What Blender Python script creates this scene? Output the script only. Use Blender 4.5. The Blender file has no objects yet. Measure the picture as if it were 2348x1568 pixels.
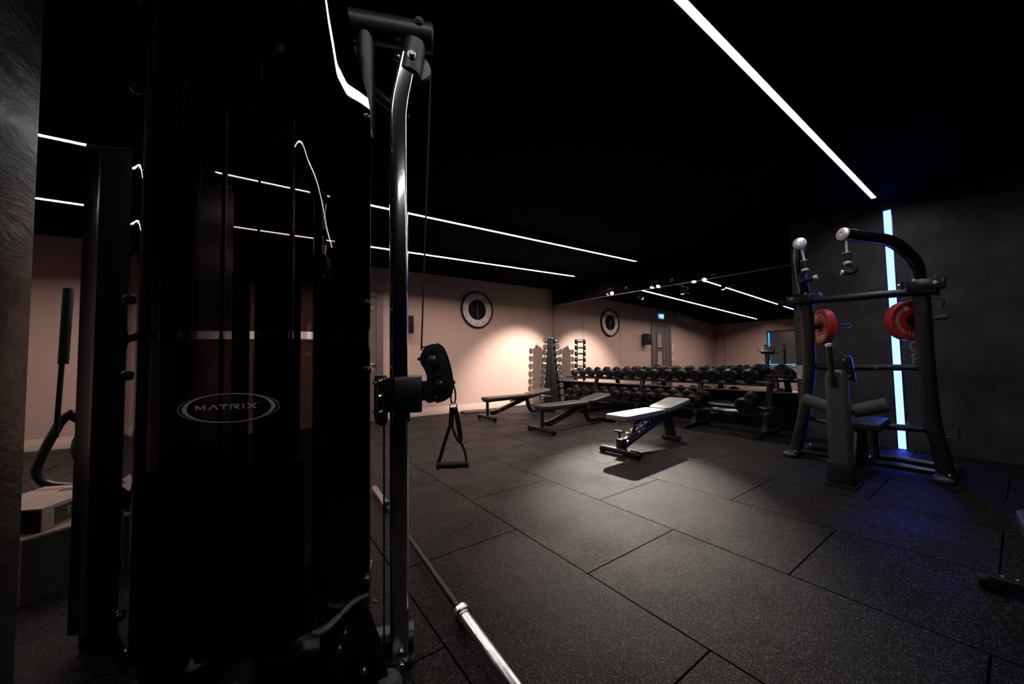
import bpy, bmesh, math, random
from mathutils import Vector, Matrix, Euler
random.seed(7)
C = bpy.context.scene.collection
PI = math.pi
R = math.radians

# ------------------------------------------------------------------ helpers
def V(*a): return Vector(a)

class MB:
    """collects simple shapes into ONE mesh object"""
    def __init__(s): s.bm = bmesh.new(); s.bl = []
    def _add(s, b, M=None):
        if M is not None: bmesh.ops.transform(b, matrix=M, verts=b.verts)
        me = bpy.data.meshes.new('t'); b.to_mesh(me); b.free(); s.bm.from_mesh(me); bpy.data.meshes.remove(me)
    def box(s, c, size, rot=(0, 0, 0), bev=0.0, seg=2):
        b = bmesh.new(); bmesh.ops.create_cube(b, size=1.0)
        bmesh.ops.scale(b, vec=size, verts=b.verts)
        if bev: bmesh.ops.bevel(b, geom=b.edges[:], offset=bev, segments=seg, affect='EDGES', profile=0.6)
        M = Matrix.Translation(c) @ Euler(rot).to_matrix().to_4x4()
        s._add(b, M); return s
    def _frame(s, d):
        d = d.normalized(); up = V(0, 0, 1) if abs(d.z) < 0.95 else V(0, 1, 0)
        x = up.cross(d).normalized(); y = d.cross(x); return x, y, d
    def cyl(s, p0, p1, r, r2=None, seg=24, bev=0.0):
        p0 = V(*p0); p1 = V(*p1); d = p1 - p0; L = d.length; r2 = r if r2 is None else r2
        pr = [(0, 0), (r - bev, 0), (r, bev), (r2, L - bev), (r2 - bev, L), (0, L)] if bev else [(0, 0), (r, 0), (r2, L), (0, L)]
        x, y, z = s._frame(d)
        M = Matrix.Translation(p0) @ Matrix((x, y, z)).transposed().to_4x4()
        return s.lathe(pr, M, seg)
    def lathe(s, prof, M=None, seg=24):
        b = bmesh.new(); rings = []
        for r, z in prof:
            if r < 1e-6: rings.append([b.verts.new((0, 0, z))])
            else: rings.append([b.verts.new((r * math.cos(2 * PI * k / seg), r * math.sin(2 * PI * k / seg), z)) for k in range(seg)])
        for a, c in zip(rings, rings[1:]):
            for k in range(seg):
                k2 = (k + 1) % seg
                if len(a) == 1 and len(c) == 1: continue
                if len(a) == 1: b.faces.new((a[0], c[k2], c[k]))
                elif len(c) == 1: b.faces.new((a[k], a[k2], c[0]))
                else: b.faces.new((a[k], a[k2], c[k2], c[k]))
        bmesh.ops.recalc_face_normals(b, faces=b.faces)
        s._add(b, M); return s
    def prism(s, poly, h, M=None, bev=0.0, seg=2):
        """poly in xy extruded along +z by h"""
        b = bmesh.new(); vs = [b.verts.new((p[0], p[1], 0)) for p in poly]; f = b.faces.new(vs)
        r = bmesh.ops.extrude_face_region(b, geom=[f])
        bmesh.ops.translate(b, vec=(0, 0, h), verts=[v for v in r['geom'] if isinstance(v, bmesh.types.BMVert)])
        bmesh.ops.recalc_face_normals(b, faces=b.faces)
        if bev:
            ed = [e for e in b.edges if abs(e.verts[0].co.z - e.verts[1].co.z) < 1e-6]
            bmesh.ops.bevel(b, geom=ed, offset=bev, segments=seg, affect='EDGES', profile=0.6)
        s._add(b, M); return s
    def tube(s, pts, r, seg=16, fillet=0.0, prof=None, cap=True, up=None):
        pts = [V(*p) for p in pts]
        if fillet:
            q = [pts[0]]
            for a, b_, c in zip(pts, pts[1:], pts[2:]):
                f = min(fillet, (a - b_).length * 0.48, (c - b_).length * 0.48)
                p0 = b_ + (a - b_).normalized() * f; p1 = b_ + (c - b_).normalized() * f
                for k in range(7):
                    t = k / 6; q.append(p0 * (1 - t) ** 2 + b_ * 2 * t * (1 - t) + p1 * t * t)
            q.append(pts[-1]); pts = q
        if prof is None: prof = [(r * math.cos(2 * PI * k / seg), r * math.sin(2 * PI * k / seg)) for k in range(seg)]
        b = bmesh.new(); rings = []
        t0 = (pts[1] - pts[0]).normalized()
        u = V(*up) if up else (V(0, 0, 1) if abs(t0.z) < 0.9 else V(0, 1, 0))
        x = u.cross(t0).normalized()
        for i, p in enumerate(pts):
            if i == 0: t = t0
            elif i == len(pts) - 1: t = (pts[i] - pts[i - 1]).normalized()
            else: t = ((pts[i] - pts[i - 1]).normalized() + (pts[i + 1] - pts[i]).normalized()).normalized()
            x = (x - t * x.dot(t)).normalized(); y = t.cross(x)
            rings.append([b.verts.new(p + x * a + y * c) for a, c in prof])
        n = len(prof)
        for a, c in zip(rings, rings[1:]):
            for k in range(n): b.faces.new((a[k], a[(k + 1) % n], c[(k + 1) % n], c[k]))
        if cap: b.faces.new(rings[0][::-1]); b.faces.new(rings[-1])
        bmesh.ops.recalc_face_normals(b, faces=b.faces)
        s._add(b); return s
    def ball(s, c, r, scale=(1, 1, 1), seg=20):
        b = bmesh.new(); bmesh.ops.create_uvsphere(b, u_segments=seg, v_segments=max(8, seg // 2), radius=r)
        s._add(b, Matrix.Translation(c) @ Matrix.Diagonal((*scale, 1))); return s
    def quad(s, a, b_, c, d):
        b = bmesh.new(); b.faces.new([b.verts.new(p) for p in (a, b_, c, d)]); s._add(b); return s
    def bolt(s, c, n, r=0.008, h=0.006): s.bl.append((V(*c), V(*n).normalized(), r, h)); return s
    def build(s, name, mat, parent=None, ang=38, kind=None, label=None):
        for c, n, r, h in s.bl:            # every bolt is a part of its own
            MB().cyl(c, c + n * h * 0.35, r * 1.5, seg=16).cyl(c + n * h * 0.35, c + n * h, r, seg=8, bev=r * 0.2).build('bolt', mat if 'bolt' in name else M['steel'], parent)
        if not s.bm.verts: s.bm.free(); return None
        me = bpy.data.meshes.new(name); s.bm.to_mesh(me); s.bm.free()
        for p in me.polygons: p.use_smooth = True
        me.set_sharp_from_angle(angle=R(ang)); me.materials.append(mat)
        o = bpy.data.objects.new(name, me); C.objects.link(o)
        if parent: o.parent = parent
        if kind: o['kind'] = kind
        if label: o['label'] = label
        return o

def rrect(w, h, r, k=4):
    pts = []
    for cx, cy, a0 in ((w / 2 - r, h / 2 - r, 0), (-w / 2 + r, h / 2 - r, 90), (-w / 2 + r, -h / 2 + r, 180), (w / 2 - r, -h / 2 + r, 270)):
        for i in range(k + 1):
            a = R(a0 + 90 * i / k); pts.append((cx + r * math.cos(a), cy + r * math.sin(a)))
    return pts

def tag(o, label, cat, group=None):
    o['label'] = label; o['category'] = cat
    if group: o['group'] = group
    return o
def thing(name, label, cat, loc=(0, 0, 0), rotz=0.0, group=None):
    o = bpy.data.objects.new(name, None); C.objects.link(o); o.location = loc; o.rotation_euler = (0, 0, rotz)
    o.empty_display_size = 0.1
    return tag(o, label, cat, group)
def dup(root, loc, rot, label, group=None, scale=None):
    def cp(o, par):
        c = o.copy(); C.objects.link(c); c.parent = par
        for ch in list(o.children): cp(ch, c)
        return c
    kids = list(root.children); r = root.copy(); C.objects.link(r)
    for k in kids: cp(k, r)
    r.location = loc; r.rotation_euler = rot; r['label'] = label
    if group: r['group'] = group
    if scale is not None: r.scale = scale
    return r
def text_mesh(body, size):
    cu = bpy.data.curves.new('t', 'FONT'); cu.body = body; cu.size = size; cu.extrude = 0.0004; cu.align_x = 'CENTER'; cu.align_y = 'CENTER'
    o = bpy.data.objects.new('t', cu); C.objects.link(o)
    dg = bpy.context.evaluated_depsgraph_get(); me = bpy.data.meshes.new_from_object(o.evaluated_get(dg))
    b = bmesh.new(); b.from_mesh(me); bpy.data.objects.remove(o); bpy.data.curves.remove(cu); bpy.data.meshes.remove(me)
    return b
ORD = ['first', 'second', 'third', 'fourth', 'fifth', 'sixth', 'seventh', 'eighth', 'ninth', 'tenth', 'eleventh', 'twelfth', 'thirteenth', 'fourteenth', 'fifteenth', 'sixteenth']

# ------------------------------------------------------------------ materials
def mat(name, col, rough=0.5, metal=0.0, spec=0.5, coat=0.0, bump=0.0, bscale=200, var=0.0):
    m = bpy.data.materials.new(name); m.use_nodes = True; nt = m.node_tree; b = nt.nodes['Principled BSDF']
    b.inputs['Base Color'].default_value = (*col, 1); b.inputs['Roughness'].default_value = rough
    b.inputs['Metallic'].default_value = metal; b.inputs['Specular IOR Level'].default_value = spec
    if coat: b.inputs['Coat Weight'].default_value = coat; b.inputs['Coat Roughness'].default_value = 0.08
    tc = nt.nodes.new('ShaderNodeTexCoord')
    if bump:
        n = nt.nodes.new('ShaderNodeTexNoise'); n.inputs['Scale'].default_value = bscale; n.inputs['Detail'].default_value = 3
        bp = nt.nodes.new('ShaderNodeBump'); bp.inputs['Strength'].default_value = bump; bp.inputs['Distance'].default_value = 0.002
        nt.links.new(tc.outputs['Object'], n.inputs['Vector']); nt.links.new(n.outputs['Fac'], bp.inputs['Height']); nt.links.new(bp.outputs['Normal'], b.inputs['Normal'])
    if var:
        n2 = nt.nodes.new('ShaderNodeTexNoise'); n2.inputs['Scale'].default_value = 6; n2.inputs['Detail'].default_value = 5
        mp = nt.nodes.new('ShaderNodeMapRange'); mp.inputs['To Min'].default_value = 1 - var; mp.inputs['To Max'].default_value = 1 + var
        mx = nt.nodes.new('ShaderNodeMix'); mx.data_type = 'RGBA'; mx.blend_type = 'MULTIPLY'; mx.inputs[0].default_value = 1
        mx.inputs[6].default_value = (*col, 1)
        nt.links.new(tc.outputs['Object'], n2.inputs['Vector']); nt.links.new(n2.outputs['Fac'], mp.inputs['Value'])
        nt.links.new(mp.outputs[0], mx.inputs[7]); nt.links.new(mx.outputs[2], b.inputs['Base Color'])
    return m
def emit(name, col, strength):
    m = bpy.data.materials.new(name); m.use_nodes = True; nt = m.node_tree; nt.nodes.clear()
    e = nt.nodes.new('ShaderNodeEmission'); e.inputs[0].default_value = (*col, 1); e.inputs[1].default_value = strength
    o = nt.nodes.new('ShaderNodeOutputMaterial'); nt.links.new(e.outputs[0], o.inputs[0]); return m

M = {}
M['black'] = mat('black_powder_coat', (0.010, 0.010, 0.011), 0.42, spec=0.4, bump=0.06, bscale=900)
M['black_satin'] = mat('black_satin_paint', (0.010, 0.010, 0.012), 0.25, spec=0.6, bump=0.02, bscale=700)
M['grey_satin'] = mat('dark_grey_paint', (0.055, 0.057, 0.06), 0.4, spec=0.5, bump=0.04, bscale=700)
M['rubber'] = mat('black_rubber', (0.005, 0.0048, 0.0048), 0.42, spec=0.24, bump=0.1, bscale=500)
M['grip'] = mat('rubber_grip', (0.010, 0.010, 0.010), 0.55, spec=0.4, bump=0.3, bscale=700)
M['chrome'] = mat('chrome', (0.82, 0.84, 0.87), 0.13, metal=1.0, bump=0.008, bscale=60)
M['steel'] = mat('brushed_steel', (0.72, 0.71, 0.70), 0.22, metal=1.0, bump=0.05, bscale=400)
M['white_cap'] = mat('polished_aluminium', (0.86, 0.86, 0.87), 0.42, metal=0.6)
M['tower'] = mat('matt_black', (0.003, 0.0029, 0.0029), 0.6, spec=0.12)
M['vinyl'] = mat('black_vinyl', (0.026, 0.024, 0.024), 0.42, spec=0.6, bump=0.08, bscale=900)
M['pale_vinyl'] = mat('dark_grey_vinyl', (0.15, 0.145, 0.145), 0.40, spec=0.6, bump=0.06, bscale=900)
M['pulley'] = mat('blue_black_finish', (0.016, 0.021, 0.028), 0.34, spec=0.5, bump=0.03, bscale=700)  # slightly lighter and bluer than the other black parts
M['foam'] = mat('grey_foam', (0.075, 0.074, 0.075), 0.65, spec=0.35, bump=0.15, bscale=300)
M['webbing'] = mat('black_webbing', (0.008, 0.009, 0.009), 0.7, spec=0.3, bump=0.4, bscale=900)
M['red'] = mat('red_bumper_rubber', (0.50, 0.030, 0.022), 0.45, spec=0.45, bump=0.05, bscale=400)
M['white_paint'] = mat('white_print', (0.75, 0.74, 0.74), 0.5)
M['grey_print'] = mat('grey_print', (0.55, 0.55, 0.56), 0.5)
M['dim_print'] = mat('faded_print', (0.20, 0.20, 0.21), 0.6)
M['clock_white'] = mat('clock_face', (0.66, 0.58, 0.54), 0.7, spec=0.1)
M['clock_black'] = mat('clock_black', (0.005, 0.005, 0.005), 0.6, spec=0.15)
M['clock_mark'] = mat('clock_mark', (0.03, 0.02, 0.02), 0.5)
M['paper'] = mat('paper', (0.62, 0.60, 0.57), 0.8)
M['ink'] = mat('ink', (0.30, 0.29, 0.28), 0.8)
M['door'] = mat('door_paint', (0.095, 0.068, 0.060), 0.5, var=0.1)
M['frost'] = mat('frosted_pane', (0.30, 0.27, 0.25), 0.25, spec=0.6)
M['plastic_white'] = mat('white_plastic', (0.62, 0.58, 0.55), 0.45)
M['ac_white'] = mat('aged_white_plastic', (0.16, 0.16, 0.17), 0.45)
M['speaker'] = mat('speaker_black', (0.010, 0.010, 0.010), 0.6, bump=0.4, bscale=400)
M['card'] = mat('cardboard', (0.30, 0.20, 0.165), 0.8, var=0.12, bump=0.05, bscale=60)
M['card_shade'] = mat('shaded_cardboard', (0.035, 0.028, 0.022), 0.8, var=0.12)  # cardboard colour with shade painted in
M['card_print'] = mat('carton_print', (0.012, 0.010, 0.010), 0.7)
M['card_red'] = mat('carton_red_print', (0.35, 0.09, 0.06), 0.7)
M['mat_brown'] = mat('brown_foam', (0.06, 0.035, 0.03), 0.8)
M['leaf'] = mat('leaf', (0.05, 0.16, 0.05), 0.5)
M['pot'] = mat('white_pot', (0.7, 0.7, 0.7), 0.4)
M['baseboard'] = mat('baseboard_paint', (0.56, 0.42, 0.36), 0.35, spec=0.5)
M['metal_trim'] = mat('aluminium_trim', (0.34, 0.32, 0.31), 0.4, metal=0.7)

def wall_mat(name, col, rough, bump, var, vs=1.4, spec=0.4):
    m = bpy.data.materials.new(name); m.use_nodes = True; nt = m.node_tree; b = nt.nodes['Principled BSDF']
    tc = nt.nodes.new('ShaderNodeTexCoord')
    n = nt.nodes.new('ShaderNodeTexNoise'); n.inputs['Scale'].default_value = vs; n.inputs['Detail'].default_value = 7; n.inputs['Roughness'].default_value = 0.6
    mp = nt.nodes.new('ShaderNodeMapRange'); mp.inputs['From Min'].default_value = 0.3; mp.inputs['From Max'].default_value = 0.7
    mp.inputs['To Min'].default_value = 1 - var; mp.inputs['To Max'].default_value = 1 + var
    mx = nt.nodes.new('ShaderNodeMix'); mx.data_type = 'RGBA'; mx.blend_type = 'MULTIPLY'; mx.inputs[0].default_value = 1; mx.inputs[6].default_value = (*col, 1)
    n2 = nt.nodes.new('ShaderNodeTexNoise'); n2.inputs['Scale'].default_value = 45; n2.inputs['Detail'].default_value = 4
    bp = nt.nodes.new('ShaderNodeBump'); bp.inputs['Strength'].default_value = bump; bp.inputs['Distance'].default_value = 0.004
    L = nt.links.new
    L(tc.outputs['Object'], n.inputs['Vector']); L(tc.outputs['Object'], n2.inputs['Vector']); L(n.outputs['Fac'], mp.inputs['Value'])
    L(mp.outputs[0], mx.inputs[7]); L(mx.outputs[2], b.inputs['Base Color']); L(n2.outputs['Fac'], bp.inputs['Height']); L(bp.outputs['Normal'], b.inputs['Normal'])
    b.inputs['Roughness'].default_value = rough; b.inputs['Specular IOR Level'].default_value = spec; return m
M['pink'] = wall_mat('dusty_pink_plaster', (0.43, 0.288, 0.25), 0.75, 0.05, 0.03)
M['dark_wall'] = wall_mat('dark_plaster', (0.034, 0.033, 0.034), 0.6, 0.3, 0.7, 2.6)
M['black_wall'] = wall_mat('black_paint', (0.004, 0.004, 0.005), 0.8, 0.1, 0.1, spec=0.08)
M['ceiling'] = wall_mat('black_ceiling', (0.0028, 0.0029, 0.0034), 0.9, 0.1, 0.1, spec=0.03)

def floor_mat():
    m = bpy.data.materials.new('rubber_floor_tiles'); m.use_nodes = True; nt = m.node_tree; b = nt.nodes['Principled BSDF']; L = nt.links.new
    N = nt.nodes.new
    tc = N('ShaderNodeTexCoord'); sep = N('ShaderNodeSeparateXYZ'); L(tc.outputs['Object'], sep.inputs[0])
    ax = N('ShaderNodeMath'); ax.operation = 'SUBTRACT'; ax.inputs[1].default_value = 1.957 - 1.225 * 10; L(sep.outputs['Y'], ax.inputs[0])
    ay = N('ShaderNodeMath'); ay.operation = 'SUBTRACT'; ay.inputs[1].default_value = 1.412 - 0.789 * 10; L(sep.outputs['X'], ay.inputs[0])
    cmb = N('ShaderNodeCombineXYZ'); L(ax.outputs[0], cmb.inputs[0]); L(ay.outputs[0], cmb.inputs[1])
    br = N('ShaderNodeTexBrick'); L(cmb.outputs[0], br.inputs['Vector'])
    br.offset = 0.5; br.offset_frequency = 2
    br.inputs['Scale'].default_value = 1; br.inputs['Brick Width'].default_value = 1.225; br.inputs['Row Height'].default_value = 0.789
    br.inputs['Mortar Size'].default_value = 0.0045; br.inputs['Mortar Smooth'].default_value = 0.3; br.inputs['Bias'].default_value = 0
    br.inputs['Color1'].default_value = (0.0060, 0.0046, 0.0043, 1); br.inputs['Color2'].default_value = (0.0047, 0.0037, 0.0035, 1); br.inputs['Mortar'].default_value = (0.0012, 0.001, 0.001, 1)
    n1 = N('ShaderNodeTexNoise'); n1.inputs['Scale'].default_value = 260; n1.inputs['Detail'].default_value = 3; L(tc.outputs['Object'], n1.inputs['Vector'])
    v1 = N('ShaderNodeTexVoronoi'); v1.inputs['Scale'].default_value = 300; L(tc.outputs['Object'], v1.inputs['Vector'])
    n3 = N('ShaderNodeTexNoise'); n3.inputs['Scale'].default_value = 2.2; n3.inputs['Detail'].default_value = 5; L(tc.outputs['Object'], n3.inputs['Vector'])
    m1 = N('ShaderNodeMapRange'); m1.inputs['From Min'].default_value = .3; m1.inputs['From Max'].default_value = .7; m1.inputs['To Min'].default_value = .55; m1.inputs['To Max'].default_value = 1.45; L(n1.outputs['Fac'], m1.inputs['Value'])
    m3 = N('ShaderNodeMapRange'); m3.inputs['From Min'].default_value = .3; m3.inputs['From Max'].default_value = .7; m3.inputs['To Min'].default_value = .8; m3.inputs['To Max'].default_value = 1.2; L(n3.outputs['Fac'], m3.inputs['Value'])
    mm = N('ShaderNodeMath'); mm.operation = 'MULTIPLY'; L(m1.outputs[0], mm.inputs[0]); L(m3.outputs[0], mm.inputs[1])
    mx = N('ShaderNodeMix'); mx.data_type = 'RGBA'; mx.blend_type = 'MULTIPLY'; mx.inputs[0].default_value = 1; L(br.outputs['Color'], mx.inputs[6]); L(mm.outputs[0], mx.inputs[7]); vc = N('ShaderNodeTexVoronoi'); vc.inputs['Scale'].default_value = 210; L(tc.outputs['Object'], vc.inputs['Vector'])
    sc_ = N('ShaderNodeSeparateColor'); L(vc.outputs['Color'], sc_.inputs[0])
    fl = N('ShaderNodeMapRange'); fl.inputs['From Min'].default_value = .80; fl.inputs['From Max'].default_value = .86; fl.inputs['To Min'].default_value = 0; fl.inputs['To Max'].default_value = 1; L(sc_.outputs[0], fl.inputs['Value'])
    mf = N('ShaderNodeMix'); mf.data_type = 'RGBA'; mf.inputs[7].default_value = (0.060, 0.048, 0.043, 1); L(mx.outputs[2], mf.inputs[6])
    fi = N('ShaderNodeMath'); fi.operation = 'SUBTRACT'; fi.use_clamp = True; L(fl.outputs[0], fi.inputs[0]); L(br.outputs['Fac'], fi.inputs[1]); L(fi.outputs[0], mf.inputs[0]); L(mf.outputs[2], b.inputs['Base Color'])
    # granules + joint grooves
    hv = N('ShaderNodeMath'); hv.operation = 'ADD'; L(n1.outputs['Fac'], hv.inputs[0]); L(v1.outputs['Distance'], hv.inputs[1])
    bp = N('ShaderNodeBump'); bp.inputs['Strength'].default_value = 0.9; bp.inputs['Distance'].default_value = 0.0026; L(hv.outputs[0], bp.inputs['Height'])
    inv = N('ShaderNodeMath'); inv.operation = 'SUBTRACT'; inv.inputs[0].default_value = 1; L(br.outputs['Fac'], inv.inputs[1])
    bp2 = N('ShaderNodeBump'); bp2.inputs['Strength'].default_value = 0.6; bp2.inputs['Distance'].default_value = 0.006; L(inv.outputs[0], bp2.inputs['Height']); L(bp.outputs['Normal'], bp2.inputs['Normal'])
    L(bp2.outputs['Normal'], b.inputs['Normal'])
    mr = N('ShaderNodeMapRange'); mr.inputs['From Min'].default_value = .35; mr.inputs['From Max'].default_value = .65; mr.inputs['To Min'].default_value = .40; mr.inputs['To Max'].default_value = .62; L(n3.outputs['Fac'], mr.inputs['Value']); rf = N('ShaderNodeMath'); rf.operation = 'MULTIPLY_ADD'; rf.inputs[1].default_value = -0.14; L(fi.outputs[0], rf.inputs[0]); L(mr.outputs[0], rf.inputs[2]); L(rf.outputs[0], b.inputs['Roughness'])
    sl = N('ShaderNodeMath'); sl.operation = 'MULTIPLY'; sl.inputs[1].default_value = 0.115; L(inv.outputs[0], sl.inputs[0]); L(sl.outputs[0], b.inputs['Specular IOR Level'])
    return m
M['floor'] = floor_mat()

def slate_mat():
    m = bpy.data.materials.new('slate_cladding'); m.use_nodes = True; nt = m.node_tree; b = nt.nodes['Principled BSDF']; L = nt.links.new; N = nt.nodes.new
    tc = N('ShaderNodeTexCoord'); mp = N('ShaderNodeMapping'); mp.inputs['Scale'].default_value = (1, 1, 2.6); mp.inputs['Rotation'].default_value = (R(20), 0, 0); L(tc.outputs['Object'], mp.inputs['Vector'])
    n = N('ShaderNodeTexNoise'); n.inputs['Scale'].default_value = 3.2; n.inputs['Detail'].default_value = 9; n.inputs['Roughness'].default_value = .62; n.inputs['Distortion'].default_value = 1.1; L(mp.outputs[0], n.inputs['Vector'])
    cr = N('ShaderNodeValToRGB'); cr.color_ramp.elements[0].position = .3; cr.color_ramp.elements[0].color = (0.010, 0.009, 0.009, 1); cr.color_ramp.elements[1].position = .72; cr.color_ramp.elements[1].color = (0.052, 0.045, 0.041, 1)
    L(n.outputs['Fac'], cr.inputs['Fac'])
    sep = N('ShaderNodeSeparateXYZ'); L(tc.outputs['Object'], sep.inputs[0])
    a = N('ShaderNodeMath'); a.operation = 'ADD'; a.inputs[1].default_value = -0.635 + 10 * .565; L(sep.outputs['Z'], a.inputs[0])
    mo = N('ShaderNodeMath'); mo.operation = 'MODULO'; mo.inputs[1].default_value = .565; L(a.outputs[0], mo.inputs[0])
    gt = N('ShaderNodeMath'); gt.operation = 'GREATER_THAN'; gt.inputs[1].default_value = .004; L(mo.outputs[0], gt.inputs[0])
    mx = N('ShaderNodeMix'); mx.data_type = 'RGBA'; mx.inputs[6].default_value = (0.006, 0.005, 0.005, 1); L(gt.outputs[0], mx.inputs[0]); L(cr.outputs['Color'], mx.inputs[7]); L(mx.outputs[2], b.inputs['Base Color'])
    bp = N('ShaderNodeBump'); bp.inputs['Strength'].default_value = .8; bp.inputs['Distance'].default_value = .02; L(n.outputs['Fac'], bp.inputs['Height'])
    L(bp.outputs['Normal'], b.inputs['Normal']); b.inputs['Roughness'].default_value = .36; return m
M['slate'] = slate_mat()

def acrylic_mat():
    m = bpy.data.materials.new('tinted_acrylic'); m.use_nodes = True; nt = m.node_tree; nt.nodes.clear(); N = nt.nodes.new; L = nt.links.new
    fr = N('ShaderNodeFresnel'); fr.inputs['IOR'].default_value = 1.5
    g = N('ShaderNodeBsdfGlossy'); g.inputs['Roughness'].default_value = 0.012; g.inputs['Color'].default_value = (1, 1, 1, 1)
    t = N('ShaderNodeBsdfTransparent'); t.inputs['Color'].default_value = (0.245, 0.21, 0.205, 1)
    mx = N('ShaderNodeMixShader'); o = N('ShaderNodeOutputMaterial')
    L(fr.outputs[0], mx.inputs[0]); L(t.outputs[0], mx.inputs[1]); L(g.outputs[0], mx.inputs[2]); L(mx.outputs[0], o.inputs[0]); return m
M['acrylic'] = acrylic_mat()
def mirror_mat():
    m = bpy.data.materials.new('mirror_glass'); m.use_nodes = True; nt = m.node_tree; nt.nodes.clear(); N = nt.nodes.new; L = nt.links.new
    g = N('ShaderNodeBsdfGlossy'); g.inputs['Roughness'].default_value = 0.0; g.inputs['Color'].default_value = (0.80, 0.82, 0.82, 1)
    o = N('ShaderNodeOutputMaterial'); L(g.outputs[0], o.inputs[0]); return m
M['mirror'] = mirror_mat()
M['strip_white'] = emit('strip_white', (1.0, 0.97, 0.95), 40)
M['strip_warm'] = emit('strip_warm', (1.0, 0.82, 0.74), 160)
M['led_blue'] = emit('led_blue', (0.054, 0.115, 1.0), 12.0)
M['bulb'] = emit('bulb', (1.0, 0.90, 0.80), 9)
M['exit_green'] = emit('exit_green', (0.03, 0.55, 0.75), 0.75)
M['exit_white'] = emit('exit_white', (0.55, 1.0, 1.0), 2.2)
M['sill_blue'] = emit('sill_blue', (0.03, 0.32, 0.85), 9)
M['screen'] = mat('dark_glass', (0.05, 0.045, 0.045), 0.3)

# ------------------------------------------------------------------ camera
F, CX, CY, H = 836.35, 1174.0, 784.0, 1.1
YAW, PITCH, ROLL = R(54.419), R(2.678), R(-0.956)
f = V(math.cos(YAW) * math.cos(PITCH), math.sin(YAW) * math.cos(PITCH), math.sin(PITCH)); r0 = V(math.sin(YAW), -math.cos(YAW), 0); u0 = r0.cross(f)
r1 = r0 * math.cos(ROLL) + u0 * math.sin(ROLL); u1 = u0 * math.cos(ROLL) - r0 * math.sin(ROLL)
cam = bpy.data.objects.new('camera', bpy.data.cameras.new('camera')); C.objects.link(cam)
cam.matrix_world = Matrix.Translation((0, 0, H)) @ Matrix((r1, u1, -f)).transposed().to_4x4()
cam.data.sensor_fit = 'HORIZONTAL'; cam.data.sensor_width = 36; cam.data.lens = F / 2348 * 36; cam.data.clip_start = 0.02
bpy.context.scene.camera = cam
sc = bpy.context.scene
sc.view_settings.view_transform = 'Standard'; sc.view_settings.look = 'None'; sc.view_settings.gamma = 1; sc.view_settings.exposure = 0.0; sc.view_settings.use_curve_mapping = False
w = bpy.data.worlds.new('world'); sc.world = w; w.use_nodes = True; w.node_tree.nodes['Background'].inputs[0].default_value = (0.0006, 0.0006, 0.0008, 1)

# ------------------------------------------------------------------ room shell
XM, YP, CEIL = 6.315, 7.0, 2.87
XL, YJ, YF = -4.2, 1.80, -3.2          # far wall behind, jog of the dark wall, wall behind the camera
def struct(name, bm, m): return bm.build(name, m, kind='structure')
struct('floor', MB().box(((XM + XL) / 2, 2.5, -0.05), (XM - XL + 0.6, 12, 0.1)), M['floor'])
struct('ceiling', MB().box(((XM + XL) / 2, 2.5, CEIL + 0.05), (XM - XL + 0.6, 12, 0.1)), M['ceiling'])
# pink wall, with a shallow step back at its left end
WX, SL = 0.72, math.atan2(0.95, 4.97)          # left of the door the pink wall runs back at a slight angle
struct('wall_back', MB().box(((XM + WX) / 2, YP + 0.1, CEIL / 2), (XM - WX, 0.2, CEIL)), M['pink'])
WLn = 5.3
struct('wall_back_left', MB().prism([(0, 0), (-WLn, 0), (-WLn, 0.2), (0, 0.2)], CEIL, Matrix.Translation((WX, YP, 0)) @ Matrix.Rotation(-SL, 4, 'Z')), M['pink'])
struct('wall_right', MB().box((XM + 0.1, (YP + YJ) / 2, CEIL / 2), (0.2, YP - YJ, CEIL)), M['black_wall'])
struct('wall_right_front', MB().box((6.045 + 0.235, (YJ + YF) / 2, CEIL / 2), (0.47, YJ - YF, CEIL)), M['dark_wall'])
struct('wall_front', MB().box(((XM + XL) / 2, YF - 0.1, CEIL / 2), (XM - XL, 0.2, CEIL)), M['black_wall'])
# far left wall with a window opening, seen only in the mirror
WY0, WY1, WZ0, WZ1 = 4.85, 5.95, 1.06, 2.46
wl = MB().box((XL - 0.1, (YF + WY0) / 2, CEIL / 2), (0.2, WY0 - YF, CEIL)).box((XL - 0.1, (WY1 + 8.1) / 2, CEIL / 2), (0.2, 8.1 - WY1, CEIL))
wl.box((XL - 0.1, (WY0 + WY1) / 2, WZ0 / 2), (0.2, WY1 - WY0, WZ0)).box((XL - 0.1, (WY0 + WY1) / 2, (WZ1 + CEIL) / 2), (0.2, WY1 - WY0, CEIL - WZ1))
struct('wall_left', wl, M['pink'])
win = bpy.data.objects.new('window_1', None); C.objects.link(win); win.location = (XL - 0.16, (WY0 + WY1) / 2, WZ0); win['kind'] = 'structure'
ww, wh = WY1 - WY0, WZ1 - WZ0
MB().box((0, 0, wh / 2), (0.02, ww - 0.02, wh - 0.02)).build('window_pane', M['screen'], win)
MB().box((0.02, 0, 0.025), (0.05, ww - 0.004, 0.046)).box((0.02, 0, wh - 0.025), (0.05, ww - 0.004, 0.046)).box((0.02, -ww / 2 + 0.025, wh / 2), (0.05, 0.046, wh - 0.1)).box((0.02, ww / 2 - 0.025, wh / 2), (0.05, 0.046, wh - 0.1)).build('window_frame', M['black'], win)
MB().box((0.13, 0, -0.012), (0.20, ww - 0.01, 0.02)).build('window_sill', M['plastic_white'], win)
MB().box((0.06, 0, 0.058), (0.012, ww - 0.12, 0.012)).box((0.06, ww / 2 - 0.058, wh / 2), (0.012, 0.012, wh - 0.14)).build('light_strip', M['sill_blue'], win, label='blue light strip')
# slate clad pillar at the left edge
struct('pillar', MB().box((-0.93, 1.81, CEIL / 2), (0.60, 0.40, CEIL - 0.002), bev=0.004), M['slate'])
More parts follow.
